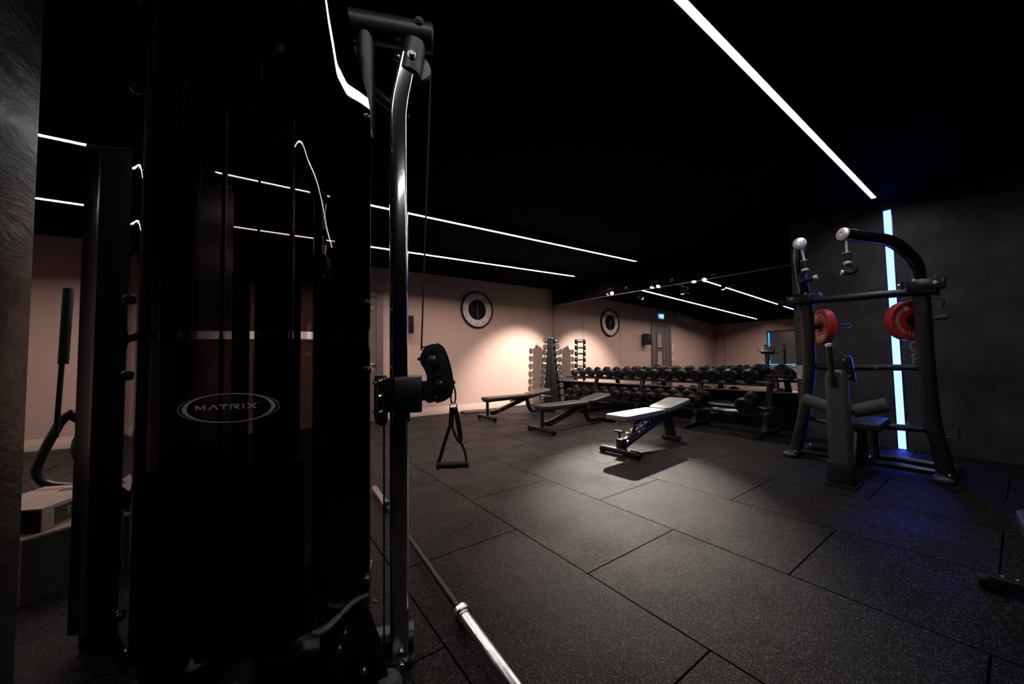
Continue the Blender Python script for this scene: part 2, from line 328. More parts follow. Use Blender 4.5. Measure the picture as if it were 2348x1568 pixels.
# base boards
def board(name, x0, x1, y):
    b = MB().box(((x0 + x1) / 2, y - 0.008, 0.062), (x1 - x0, 0.016, 0.124), bev=0.003).box(((x0 + x1) / 2, y - 0.005, 0.137), (x1 - x0, 0.010, 0.026), bev=0.003)
    return b.build(name, M['baseboard'], kind='structure')
board('baseboard_back', 2.04, XM - 0.001, YP)
bl = board('baseboard_left', -5.0, -0.06, 0.0); bl.location = (WX, YP, 0); bl.rotation_euler = (0, 0, -SL)
# door, mostly behind the cable machine, seen in the mirror
d = bpy.data.objects.new('door_1', None); C.objects.link(d); d.location = (0.88, YP, 0); d['kind'] = 'structure'
DH = 2.42
MB().box((0.06, -0.02, DH / 2), (0.12, 0.04, DH), bev=0.004).box((1.07, -0.02, DH / 2), (0.12, 0.04, DH), bev=0.004).box((0.565, -0.02, DH - 0.06), (0.89, 0.04, 0.12), bev=0.004).build('door_frame', M['door'], d)
leaf = MB().box((0.565, -0.012, 1.145), (0.885, 0.024, 2.28)).build('door_leaf', M['door'], d)
for z in (0.45, 1.03, 1.61):
    MB().box((0.70, -0.026, z + 0.2), (0.28, 0.006, 0.46)).build('pane', M['frost'], leaf)
    b = MB()
    for dx, dz, sx, sz in ((-0.15, 0.2, 0.018, 0.52), (0.15, 0.2, 0.018, 0.52), (0, -0.045, 0.318, 0.018), (0, 0.445, 0.318, 0.018)): b.box((0.70 + dx, -0.03, z + dz), (sx, 0.016, sz), bev=0.003)
    b.build('pane_bead', M['black'], leaf)
MB().cyl((0.98, -0.024, 1.05), (0.98, -0.075, 1.05), 0.012).tube([(0.98, -0.07, 1.05), (0.84, -0.07, 1.05)], 0.010).cyl((0.98, -0.024, 1.05), (0.98, -0.032, 1.05), 0.028).build('door_handle', M['steel'], leaf)

# ------------------------------------------------------------------ ceiling light strips (emitter sits in a shallow black channel)
def strip(label, x0, y0, x1, y1, z, w, mt, lip=0.23, group='linear ceiling lights'):
    dx, dy = x1 - x0, y1 - y0; L = math.hypot(dx, dy); a = math.atan2(dy, dx)
    t = thing('ceiling_light', label, 'light', ((x0 + x1) / 2, (y0 + y1) / 2, z), a, group)
    e = w * lip
    h = CEIL - z
    b = MB().box((0, w / 2 + 0.005, h / 2), (L, 0.010, h)).box((0, -w / 2 - 0.005, h / 2), (L, 0.010, h)).box((L / 2 - 0.004, 0, h / 2), (0.008, w, h)).box((-L / 2 + 0.004, 0, h / 2), (0.008, w, h)).box((0, 0, (h + e + 0.004) / 2), (L - 0.016, w, h - e - 0.004))
    b.build('housing', M['black_satin'], t)
    MB().quad((-L / 2 + 0.008, -w / 2, e), (-L / 2 + 0.008, w / 2, e), (L / 2 - 0.008, w / 2, e), (L / 2 - 0.008, -w / 2, e)).build('diffuser', mt, t)
    return t
strip('long white light strip on the ceiling running to the blue wall light', -0.57, 0.87, 5.56, 0.87, 2.80, 0.037, M['strip_white'], lip=0.12)
strip('white light strip on the ceiling ending above the middle bench', -3.3, 4.18, 5.58, 3.932, 2.80, 0.045, M['strip_white'], lip=0.2)
strip('warm light strip on the ceiling nearest the pink wall', -2.9, 5.765, 5.48, 5.366, 2.80, 0.055, M['strip_warm'], lip=0.27)
strip('white light strip on the ceiling behind the camera, seen as a reflection', -0.55, -0.75, 4.5, -0.75, 2.80, 0.030, M['strip_white'], lip=0.12)

# blue vertical light on the dark wall
t = thing('wall_light', 'vertical blue light bar on the dark wall behind the pulldown machine', 'light', (6.045, 0.846, 0))
MB().box((-0.004, 0.036, 1.385), (0.008, 0.008, 2.76)).box((-0.004, -0.036, 1.385), (0.008, 0.008, 2.76)).build('housing', M['black_satin'], t)
MB().box((-0.008, 0, 1.386), (0.012, 0.062, 2.757), bev=0.003).build('diffuser', M['led_blue'], t)

# ------------------------------------------------------------------ mirrors
JY = [6.98, 5.94, 4.90, 3.86, 2.82, 1.83]
def ztop(y): return 2.378 + (y - 1.91) * (2.451 - 2.378) / (6.867 - 1.91)
mlab = ['mirror panel in the corner behind the dumbbell tower', 'mirror panel reflecting the clock, above the small dumbbells', 'mirror panel reflecting the speaker and door handle', 'mirror panel between the joint by the door reflection and the next', 'mirror panel beside the dark wall, reflecting the blue window']
TILT = R(1.1)
for i in range(5):
    y0, y1 = JY[i + 1] + 0.003, JY[i] - 0.003
    zb = 0.56; s = math.tan(TILT)
    b = bmesh.new(); th = 0.005
    def P(y, z, k): return (XM - 0.008 - (2.45 - z) * s - k, y, z)
    vs = [b.verts.new(P(y, z, k)) for k in (0, th) for (y, z) in ((y0, zb), (y1, zb), (y1, ztop(y1)), (y0, ztop(y0)))]
    for q in ((0, 1, 2, 3), (4, 5, 6, 7), (0, 1, 5, 4), (1, 2, 6, 5), (2, 3, 7, 6), (3, 0, 4, 7)): b.faces.new([vs[k] for k in q])
    bmesh.ops.recalc_face_normals(b, faces=b.faces)
    mb = MB(); mb._add(b); o = mb.build('wall_mirror', M['mirror'], ang=10)
    tag(o, mlab[i], 'mirror', 'wall mirror panels')
tr = MB().box((XM - 0.03, (1.83 + 6.98) / 2, 0.55), (0.06, 6.98 - 1.83, 0.018), bev=0.002)
struct('trim_1', tr, M['metal_trim'])
tr = MB().tube([(XM - 0.012, 1.83, ztop(1.83) + 0.008), (XM - 0.012, 6.98, ztop(6.98) + 0.008)], 0.008, prof=rrect(0.014, 0.014, 0.002, 1))
struct('trim_2', tr, M['metal_trim'])

# ------------------------------------------------------------------ spot lamps on arms above the mirror
SPOTS = [(4.78, 4.675, (-0.30, 1.0, -0.92), (-2.75, -2.37, -2.24)), (3.788, 3.667, (-0.35, 0.15, -1.0), (-1.9, 0.2, -2.3)), (3.031, 2.864, (-0.30, -0.15, -1.0), (-2.6, -0.2, -2.3))]
slab = ['twin spotlight on an arm above the mirror, nearest the corner', 'twin spotlight above the joint beside the exit sign reflection', 'twin spotlight above the mirror, nearest the pulldown machine']
SPX = 5.80
POW = [((1050, 46), (2300, 19)), ((110, 58), (330, 42)), ((110, 58), (40, 40))]
for i, (ya, yb, da, db) in enumerate(SPOTS):
    zc = 2.365 - 0.035 * i
    t = thing('spotlight', slab[i], 'spotlight', (SPX, (ya + yb) / 2, zc), 0, 'twin spotlights above the mirror')
    MB().box((XM - SPX - 0.012, 0, 0.17), (0.022, 0.10, 0.06), bev=0.004).tube([(XM - SPX - 0.02, 0, 0.17), (0.12, 0, 0.13), (0.0, 0, 0.10)], 0.007, fillet=0.05).tube([(0, ya - (ya + yb) / 2, 0.10), (0, yb - (ya + yb) / 2, 0.10)], 0.007).build('arm', M['black_satin'], t)
    for k, (y, dv) in enumerate(((ya, da), (yb, db))):
        dv = V(*dv).normalized(); p = V(0, y - (ya + yb) / 2, 0.0)
        hd = MB(); x_, y_, z_ = hd._frame(dv)
        Mx = Matrix.Translation(p) @ Matrix((x_, y_, z_)).transposed().to_4x4()
        hd.lathe([(0, -0.075), (0.018, -0.075), (0.036, -0.05), (0.040, -0.002), (0.038, -0.002), (0.034, -0.012), (0, -0.012)], Mx, 20).cyl(p + V(0, 0, 0.025), p + V(0, 0, 0.10), 0.006)
        ho = hd.build('lamp_head', M['black_satin'], t)
        MB().lathe([(0, -0.004), (0.034, -0.004), (0.032, 0.002), (0.018, 0.009), (0, 0.011)], Mx, 20).build('bulb', M['bulb'], ho)
        la = bpy.data.lights.new('spot_beam', 'SPOT'); la.energy = POW[i][k][0]; la.spot_size = R(POW[i][k][1] * 1.4); la.spot_blend = (0.7 if (i, k) == (0, 0) else 0.95); la.shadow_soft_size = 0.03; la.color = (1.0, 0.89, 0.78)
        lo = bpy.data.objects.new('spot_beam', la); C.objects.link(lo); lo.parent = ho
        lo.matrix_local = Matrix.Translation(p + dv * 0.03) @ dv.to_track_quat('-Z', 'Y').to_matrix().to_4x4()

# ------------------------------------------------------------------ wall clock
t = thing('wall_clock', 'large round wall clock with white ring face on the pink wall', 'clock', (4.06, YP, 2.2))
Mw = Matrix.Rotation(PI / 2, 4, 'X')      # local z -> -y (out of the wall)
RC = 0.40
MB().lathe([(0, 0), (RC, 0), (RC, 0.05), (RC - 0.012, 0.056), (RC - 0.024, 0.05), (RC - 0.026, 0.022), (0, 0.022)], Mw, 72).build('case', M['clock_black'], t)
face = MB().lathe([(0, 0.024), (RC - 0.028, 0.024)], Mw, 72).build('face', M['clock_white'], t)
MB().lathe([(0, 0.026), (RC * 0.56, 0.026), (RC * 0.56, 0.024)], Mw, 64).build('centre_disc', M['clock_black'], face)
b = MB()
for k in range(60):
    a = 2 * PI * k / 60; big = k % 5 == 0; l = 0.075 if big else 0.022; rr = RC - 0.034 - l / 2
    b.box((rr * math.sin(a), -0.0255, rr * math.cos(a)), (0.012 if big else 0.005, 0.002, l), rot=(0, a, 0))
b.build('hour_marks', M['clock_mark'], face)
h = MB().box((0.0, -0.030, 0.085), (0.014, 0.003, 0.20), rot=(0, R(1.5), 0)).build('hour_hand', M['dim_print'], t)
h = MB().box((0.004, -0.033, -0.10), (0.010, 0.003, 0.28), rot=(0, R(-1), 0)).build('minute_hand', M['dim_print'], t)
gm = bpy.data.materials.new('clock_glass'); gm.use_nodes = True; nt = gm.node_tree; nt.nodes.clear()
fr = nt.nodes.new('ShaderNodeFresnel'); fr.inputs[0].default_value = 1.3; g = nt.nodes.new('ShaderNodeBsdfGlossy'); g.inputs['Roughness'].default_value = 0.0; tt = nt.nodes.new('ShaderNodeBsdfTransparent'); mx = nt.nodes.new('ShaderNodeMixShader'); oo = nt.nodes.new('ShaderNodeOutputMaterial')
nt.links.new(fr.outputs[0], mx.inputs[0]); nt.links.new(tt.outputs[0], mx.inputs[1]); nt.links.new(g.outputs[0], mx.inputs[2]); nt.links.new(mx.outputs[0], oo.inputs[0])
MB().lathe([(0, 0.047), (RC - 0.026, 0.047)], Mw, 72).build('glass', gm, t)

# speaker, exit sign, air conditioner, switches on the pink wall
t = thing('wall_speaker', 'small black loudspeaker on the pink wall beside the door', 'loudspeaker', (2.43, YP, 1.80))
MB().prism([(-0.11, -0.035), (0.11, -0.035), (0.13, -0.12), (0.10, -0.24), (-0.10, -0.24), (-0.13, -0.12)], 0.34, Matrix.Translation((0, 0, -0.17)), bev=0.012).build('cabinet', M['speaker'], t)
MB().box((0, -0.244, 0), (0.18, 0.012, 0.30), bev=0.005).build('grille', M['clock_black'], t)
MB().box((0, -0.02, 0), (0.06, 0.04, 0.08), bev=0.004).build('bracket', M['black'], t)
t = thing('exit_sign', 'small glowing blue-green exit sign above the door', 'sign', (1.52, YP, 2.62))
MB().box((0, -0.03, 0), (0.36, 0.06, 0.20), bev=0.008).build('case', M['plastic_white'], t)
MB().box((0, -0.062, 0), (0.33, 0.006, 0.17)).build('lit_panel', M['exit_green'], t)
b = MB().box((-0.10, -0.067, 0), (0.028, 0.004, 0.10)).box((-0.125, -0.067, 0.03), (0.05, 0.004, 0.024)).ball((-0.09, -0.066, 0.062), 0.018, (1, .15, 1)).box((-0.075, -0.067, -0.03), (0.05, 0.004, 0.02))
b.box((0.0, -0.067, 0), (0.06, 0.004, 0.125)).box((0.105, -0.067, 0.0), (0.085, 0.004, 0.026)).prism([(0.06, 0), (0.095, 0.05), (0.095, -0.05)], 0.004, Matrix.Translation((0, -0.065, 0)) @ Mw)
b.build('pictogram', M['exit_white'], t)
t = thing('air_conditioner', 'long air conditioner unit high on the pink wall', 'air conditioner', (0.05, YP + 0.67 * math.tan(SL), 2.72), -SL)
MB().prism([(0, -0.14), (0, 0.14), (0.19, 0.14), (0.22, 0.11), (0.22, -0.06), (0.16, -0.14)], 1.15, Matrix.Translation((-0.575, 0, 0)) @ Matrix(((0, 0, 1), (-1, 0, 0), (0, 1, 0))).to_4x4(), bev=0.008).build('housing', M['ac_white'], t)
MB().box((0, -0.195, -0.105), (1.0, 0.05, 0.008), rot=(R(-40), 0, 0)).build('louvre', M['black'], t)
t = tag(MB().box((0.79, YP - 0.008, 1.60), (0.07, 0.016, 0.28), bev=0.004).build('wall_control', M['plastic_white']), 'tall narrow white control panel on the pink wall beside the door', 'control panel')
t = thing('light_switch', 'small white light switch on the pink wall below the control panel', 'switch', (0.78, YP, 1.22))
MB().box((0, -0.005, 0), (0.085, 0.010, 0.085), bev=0.003).build('plate', M['plastic_white'], t)
MB().box((0, -0.012, 0), (0.045, 0.006, 0.055), rot=(R(5), 0, 0), bev=0.002).build('rocker', M['plastic_white'], t)

# notice and emblem on the dark wall
t = thing('notice_sheet', 'white printed notice on the dark wall beside the mirror edge', 'notice', (6.045, 1.745, 0.86))
MB().box((-0.002, 0, 0), (0.003, 0.10, 0.18)).build('sheet', M['paper'], t)
b = MB()
for k in range(9): b.box((-0.0042, 0.004 if k % 3 else -0.004, 0.07 - k * 0.0165), (0.001, 0.076 if k % 4 else 0.055, 0.005))
b.build('printed_lines', M['ink'], t)
t = thing('wall_emblem', 'faint white painted lettering on the dark wall behind the pulldown machine', 'lettering', (6.045, 0.69, 1.0))
b = MB()
Ml = Matrix.Rotation(-PI / 2, 4, 'Z') @ Matrix.Rotation(PI / 2, 4, 'X')
for s_, y_, z_ in (('G', 0.06, 0.16), ('R', 0.06, 0.02)): b._add(text_mesh(s_, 0.17), Matrix.Translation((-0.001, y_ - 0.06, z_)) @ Ml)
b.box((-0.001, -0.0, -0.07), (0.001, 0.12, 0.009)).ball((-0.001, 0.10, 0.16), 0.009, (.1, 1, 1)).ball((-0.001, 0.10, 0.03), 0.009, (.1, 1, 1))
b.build('painted_letters', M['dim_print'], t)

# ------------------------------------------------------------------ adjustable benches
def pad(x0, x1, w0, w1, z, th, tilt=0.0, rnd=0.05):
    """upholstered pad, top face at z at x0"""
    def corner(cx, cy, sx, sy, r, n=5):
        out = []
        for k in range(n + 1):
            a = PI / 2 * k / n; out.append((cx + sx * (math.cos(a) - 1) * r, cy + sy * (math.sin(a) - 1) * r))
        return out
    a = corner(x1, w1 / 2, 1, 1, rnd); b_ = corner(x0, w0 / 2, -1, 1, rnd); c = corner(x0, -w0 / 2, -1, -1, rnd); d_ = corner(x1, -w1 / 2, 1, -1, rnd)
    poly = a + b_[::-1] + c + d_[::-1]
    Mx = Matrix.Translation((x0, 0, z)) @ Matrix.Rotation(-tilt, 4, 'Y') @ Matrix.Translation((-x0, 0, -th))
    return MB().prism(poly, th, Mx, bev=0.014, seg=3)

def bench(label, loc, rot, kind, shift=0.0):
    t = thing('exercise_bench', label, 'bench', loc, R(rot), 'adjustable benches')
    rp = rrect(0.07, 0.06, 0.012, 3)
    if kind == 'ladder':
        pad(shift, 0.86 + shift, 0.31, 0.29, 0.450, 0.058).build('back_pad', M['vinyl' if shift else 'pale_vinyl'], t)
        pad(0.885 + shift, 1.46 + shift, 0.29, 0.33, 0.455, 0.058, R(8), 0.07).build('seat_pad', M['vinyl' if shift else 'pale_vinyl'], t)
        MB().box((0.45, 0, 0.376), (0.62, 0.10, 0.032), bev=0.004).box((1.10, 0, 0.40), (0.40, 0.09, 0.03), rot=(0, R(-8), 0), bev=0.004).build('pad_bracket', M['black_satin'], t)
        MB().tube([(0.06, -0.235, 0.045), (0.06, 0.235, 0.045)], .03, prof=rp, up=(0, 0, 1)).build('front_foot', M['black_satin'], t)
        for s in (-1, 1): MB().cyl((0.06, s * 0.205, 0.034), (0.06, s * 0.262, 0.034), 0.034, bev=0.006).build('wheel', M['rubber'], t)
        MB().box((0.10, 0.0, 0.12), (0.10, 0.085, 0.12), bev=0.012).tube([(0.09, 0, 0.10), (1.06, 0, 0.36)], .04, prof=rrect(0.060, 0.120, 0.014, 3), up=(0, 1, 0)).build('main_beam', M['black_satin'], t)
        b = MB()
        for k in range(7):
            x = 0.26 + k * 0.095; b.box((x, 0, 0.20 + k * 0.0255), (0.022, 0.075, 0.05), rot=(0, R(-38), 0), bev=0.003)
        b.tube([(0.32, 0.032, 0.30), (0.60, 0.032, 0.345), (0.78, 0.032, 0.345)], 0.006).tube([(0.32, -0.032, 0.30), (0.60, -0.032, 0.345), (0.78, -0.032, 0.345)], 0.006)
        b.build('adjustment_ladder', M['steel'], t)
        MB().tube([(0.24, 0, 0.16), (0.46, 0, 0.36), (0.66, 0, 0.375)], .02, prof=rrect(0.016, 0.05, 0.006, 2), fillet=0.12, up=(0, 1, 0)).build('support_arm', M['black_satin'], t)
        MB().tube([(0.17, 0.06, 0.15), (0.15, 0.07, 0.235)], 0.011).tube([(0.15, 0.015, 0.24), (0.15, 0.125, 0.24)], 0.013).build('foot_handle', M['black'], t)
        MB().tube([(1.06, 0, 0.37), (1.15, 0, 0.22), (1.20, 0, 0.03)], .03, prof=rrect(0.06, 0.125, 0.014, 3), fillet=0.1, up=(0, 1, 0)).build('rear_leg', M['black_satin'], t)
        MB().box((1.20, 0, 0.035), (0.09, 0.23, 0.05), bev=0.010).build('rear_foot', M['black_satin'], t)
        MB().cyl((1.19, -0.03, 0.135), (1.21, -0.19, 0.125), 0.012).cyl((1.208, -0.17, 0.126), (1.212, -0.20, 0.124), 0.015).build('transport_handle', M['steel'], t)
        b = MB()
        for c in ((0.30, -0.03, 0.158), (0.62, -0.03, 0.244), (1.02, -0.03, 0.35), (1.10, -0.03, 0.31)): b.bolt(c, (0, -1, 0), 0.010, 0.012)
        for y in (-0.19, -0.15, 0.15, 0.19): b.bolt((0.06, y, 0.07), (0, 0, 1), 0.008, 0.010)
        b.build('bolts', M['chrome'], t)
    else:
        pad(0.0, 0.96, 0.30, 0.30, 0.405, 0.058).build('back_pad', M['vinyl'], t)
        pad(0.985, 1.52, 0.30, 0.34, 0.405, 0.058, R(9), 0.08).build('seat_pad', M['vinyl'], t)
        MB().box((0.50, 0, 0.335), (0.80, 0.07, 0.028), bev=0.004).box((1.18, 0, 0.352), (0.42, 0.07, 0.028), rot=(0, R(-9), 0), bev=0.004).box((0.06, 0, 0.338), (0.10, 0.16, 0.03), bev=0.004).build('pad_bracket', M['black_satin'], t)
        MB().tube([(0.05, -0.27, 0.05), (0.05, 0.27, 0.05)], .03, prof=rp, up=(0, 0, 1)).build('front_foot', M['black_satin'], t)
        for s in (-1, 1): MB().cyl((0.045, s * 0.235, 0.036), (0.045, s * 0.285, 0.036), 0.036, bev=0.006).build('wheel', M['rubber'], t)
        MB().tube([(0.06, 0, 0.06), (0.06, 0, 0.33)], .02, prof=rrect(0.045, 0.04, 0.008, 2)).build('front_post', M['black_satin'], t)
        MB().tube([(0.20, 0, 0.115), (1.02, 0, 0.345)], .04, prof=rrect(0.070, 0.100, 0.014, 3), up=(0, 1, 0)).box((0.19, 0, 0.125), (0.09, 0.12, 0.07), rot=(0, R(-16), 0), bev=0.010).build('main_beam', M['black_satin'], t)
        b = MB().box((0.72, -0.02, 0.318), (0.34, 0.006, 0.022), rot=(0, R(-6), 0))
        for k in range(5): b.box((0.60 + k * 0.06, -0.02, 0.300 + k * 0.004), (0.016, 0.006, 0.03), rot=(0, R(20), 0))
        b.build('adjustment_ladder', M['steel'], t)
        MB().tube([(0.98, 0, 0.35), (1.02, 0, 0.16), (1.10, 0, 0.055), (1.52, 0, 0.045)], .03, prof=rrect(0.06, 0.06, 0.014, 3), fillet=0.10, up=(0, 1, 0)).build('rear_leg', M['black_satin'], t)
        MB().tube([(1.53, -0.20, 0.04), (1.53, 0.20, 0.04)], .03, prof=rp, up=(0, 0, 1)).build('rear_foot', M['black_satin'], t)
        MB().cyl((1.50, -0.16, 0.33), (1.50, 0.16, 0.33), 0.010).cyl((1.46, 0, 0.38), (1.50, 0, 0.33), 0.009).build('carry_handle', M['steel'], t)
        b = MB()
        for c in ((0.30, -0.04, 0.143), (0.44, -0.04, 0.182), (0.88, -0.04, 0.30)): b.bolt(c, (0, -1, 0), 0.012, 0.012)
        for y in (-0.2, -0.07, 0.07, 0.2): b.bolt((0.02, y, 0.055), (-1, 0, 0), 0.007, 0.008)
        b.build('bolts', M['chrome'], t)
    return t
bench('adjustable bench in the spotlight with a brightly lit pad and bright-toothed ladder', (3.335, 2.69, 0), 3, 'ladder')
bench('middle bench between the brightly lit bench and the one by the pink wall', (3.48, 4.21, 0), 1.5, 'post')
bench('adjustable bench in front of the dumbbell tower, closest to the pink wall', (3.47, 5.74, 0), 1, 'post')
bench('dark bench cut by the right edge of the photo, only its foot bar showing', (2.87, -0.085, 0), 184, 'ladder', 0.26)

# ------------------------------------------------------------------ dumbbells
def dumbbell_proto():
    t = thing('dumbbell', 'tmp', 'dumbbell')
    for s in (-1, 1):
        Mx = Matrix.Translation((s * 0.075, 0, 0)) @ Matrix.Rotation(s * PI / 2, 4, 'Y') @ Matrix.Rotation(R(15), 4, 'Z')
        o = MB().lathe([(0, 0), (0.070, 0), (0.094, 0.016), (0.098, 0.03), (0.098, 0.085), (0.086, 0.103), (0.040, 0.106), (0.034, 0.101), (0, 0.101)], Mx, 12).build('head', M['rubber'], t, ang=25)
    MB().lathe([(0, -0.08), (0.015, -0.08), (0.0185, -0.03), (0.0195, 0), (0.0185, 0.03), (0.015, 0.08), (0, 0.08)], Matrix.Rotation(PI / 2, 4, 'Y'), 16).build('handle', M['chrome'], t)
    return t
rack = thing('dumbbell_rack', 'long black two-tier dumbbell rack standing along the mirror', 'dumbbell rack', (5.75, 3.75, 0))
for y in (5.25, 4.14, 3.06, 2.085):
    MB().tube([(-0.07, y - 3.75, 0.05), (0.235, y - 3.75, 0.74)], .03, prof=rrect(0.055, 0.075, 0.012, 3), up=(0, 1, 0)).tube([(-0.36, y - 3.75, 0.028), (0.40, y - 3.75, 0.028)], .03, prof=rrect(0.06, 0.05, 0.01, 3)).build('leg', M['black'], rack)
RT = R(-12)
def tier(name, cx, cz, y0, y1):
    Mx = Matrix.Rotation(RT, 4, 'Y')
    b = MB()
    for dx in (-0.142, 0.142):
        p = Mx @ V(dx, 0, 0); b.box((cx + p.x, (y0 + y1) / 2 - 3.75, cz + p.z), (0.136, y1 - y0, 0.008), rot=(0, RT, 0))
        p = Mx @ V(dx + (0.068 if dx > 0 else -0.068), 0, 0.008); b.box((cx + p.x, (y0 + y1) / 2 - 3.75, cz + p.z), (0.006, y1 - y0, 0.03), rot=(0, RT, 0))
    p = Mx @ V(0, 0, -0.03); b.tube([(cx + p.x, y0 - 3.75, cz + p.z), (cx + p.x, y1 - 3.75, cz + p.z)], .025, prof=rrect(0.05, 0.04, 0.006, 2))
    return b.build(name, M['black'], rack)
UX, UZ, LX, LZ = -0.03, 0.735, -0.14, 0.345
tier('upper_tier', UX, UZ, 1.98, 5.72); tier('lower_tier', LX, LZ, 1.98, 5.78)
b = MB()
for y in (2.62, 2.44): b.tube([(LX - 0.175, y - 3.75 - 0.06, LZ - 0.03), (LX - 0.18, y - 3.75 - 0.05, LZ - 0.065), (LX - 0.18, y - 3.75 + 0.05, LZ - 0.065), (LX - 0.175, y - 3.75 + 0.06, LZ - 0.03)], 0.004, fillet=0.03)
b.build('saddle_clip', M['steel'], rack)
MB().box((LX - 0.13, 2.53 - 3.75, LZ - 0.012), (0.11, 0.56, 0.012), rot=(0, RT, 0), bev=0.002).build('tray_liner', M['steel'], rack)
proto = dumbbell_proto(); first = True
def put(loc, rot, label, group, s):
    global first
    if first:
        first = False; proto.location = loc; proto.rotation_euler = rot; proto['label'] = label; proto['group'] = group; proto.scale = (s, s, s); return proto
    return dup(proto, loc, rot, label, group, (s, s, s))
UY = [5.58, 5.34, 5.10, 4.87, 4.62, 4.375, 4.14, 3.89, 3.655, 3.405, 3.17, 2.93, 2.69, 2.45, 2.19]
LY = [5.60, 5.34, 5.09, 4.85, 4.62, 4.37, 4.125, 3.89, 3.655, 3.40, 3.165, 2.93, 2.235]
nU, nL = len(UY), len(LY)
off = Matrix.Rotation(RT, 4, 'Y') @ V(0, 0, 1)
for i, y in enumerate(UY):
    s = 0.74 + 0.32 * i / (nU - 1); d_ = 0.098 * s * 0.985 + 0.004
    nm = 'biggest black dumbbell on the upper rack tier, at the pulldown machine end' if i == nU - 1 else 'black rubber dumbbell on the upper rack tier, %s from the dumbbell tower end' % ORD[i]
    put((5.75 + UX + off.x * d_, y, UZ + off.z * d_), (0, RT, 0), nm, 'dumbbells on the upper rack tier', s)
for i, y in enumerate(LY):
    s = 0.80 + 0.30 * i / (nL - 1); d_ = 0.098 * s * 0.985 + 0.004
    nm = 'big black rubber dumbbell alone past the empty gap on the lower rack tier' if i == nL - 1 else 'black rubber dumbbell on the lower rack tier, %s from the dumbbell tower end' % ORD[i]
    put((5.75 + LX + off.x * d_, y, LZ + off.z * d_), (0, RT, 0), nm, 'dumbbells on the lower rack tier', s)

# vertical tower with small dumbbells on both sides
TA = R(48.4)
tw = thing('dumbbell_tower', 'tall narrow black dumbbell tower standing in the mirror corner', 'dumbbell rack', (5.79, 6.50, 0), TA)
def yz(z, top=0.080, bot=0.190): return bot + (top - bot) * z / 1.575
for x in (-0.075, 0.075):
    MB().prism([(-yz(0), 0.04), (yz(0), 0.04), (yz(1.575), 1.575), (-yz(1.575), 1.575)], 0.012, Matrix.Translation((x - 0.006, 0, 0)) @ Matrix(((0, 0, 1), (1, 0, 0), (0, 1, 0))).to_4x4(), bev=0.003).build('side_plate', M['tower'], tw)
MB().prism([(-0.016, 0.04), (0.016, 0.04), (0.010, 1.575), (-0.010, 1.575)], 0.012, Matrix.Translation((-0.094, 0, 0)) @ Matrix(((0, 0, 1), (1, 0, 0), (0, 1, 0))).to_4x4(), bev=0.004).build('front_rib', M['tower'], tw)
MB().box((0, 0, 0.02), (0.36, 0.44, 0.035), bev=0.008).build('base', M['black'], tw)
MB().box((0, 0, 1.58), (0.17, 0.115, 0.014), bev=0.003).build('top_cap', M['steel'], tw)
for k in range(10):
    z = 1.525 - 0.1515 * k
    for s in (-1, 1):
        y = s * (0.128 + 0.112 * k / 9); ym = s * (yz(z) - 0.005)
        b = MB()
        for x in (-0.075, 0.075): b.box((x, (y + ym) / 2 + s * 0.012, z - 0.026), (0.012, abs(y - ym) + 0.03, 0.012)).box((x, y + s * 0.028, z - 0.016), (0.012, 0.008, 0.03))
        b.build('saddle', M['tower'], tw)
sp = thing('dumbbell', 'tmp', 'dumbbell')
for s in (-1, 1):
    Mx = Matrix.Translation((s * 0.088, 0, 0)) @ Matrix.Rotation(s * PI / 2, 4, 'Y')
    MB().lathe([(0, 0), (0.050, 0), (0.058, 0.006), (0.058, 0.036), (0.050, 0.043), (0.043, 0.043), (0.040, 0.038), (0, 0.038)], Mx, 24).build('head', M['rubber'], sp)
    MB().lathe([(0.0, 0.045), (0.020, 0.045), (0.024, 0.041), (0.033, 0.041), (0.037, 0.046), (0.042, 0.046), (0.043, 0.039), (0, 0.039)], Mx, 24).build('end_ring', M['steel'], sp)
MB().cyl((-0.09, 0, 0), (0.09, 0, 0), 0.019, seg=16).build('handle', M['chrome'], sp)
fst = True
for sd, nm in ((1, 'left'), (-1, 'right')):
    for k in range(10):
        z = 1.525 - 0.1515 * k; y = sd * (0.128 + 0.112 * k / 9)
        p = Matrix.Rotation(TA, 4, 'Z') @ V(0, y, z); loc = (5.79 + p.x, 6.50 + p.y, p.z)
        side = 'pink wall side' if sd > 0 else 'mirror side'
        lab = 'small ringed dumbbell on the %s of the tower, %s from the top' % (side, ORD[k]) if k < 9 else 'small ringed dumbbell at the bottom of the tower on its %s' % side
        if k == 0: lab = 'small ringed dumbbell at the top of the tower on its %s' % side
        gr = 'small dumbbells on the tower'
        if fst: fst = False; sp.location = loc; sp.rotation_euler = (0, 0, TA); sp['label'] = lab; sp['group'] = gr; s_ = 0.92; sp.scale = (1, s_, s_)
        else: s_ = 0.92 + 0.012 * k; dup(sp, loc, (0, 0, TA), lab, gr, (1, s_, s_))

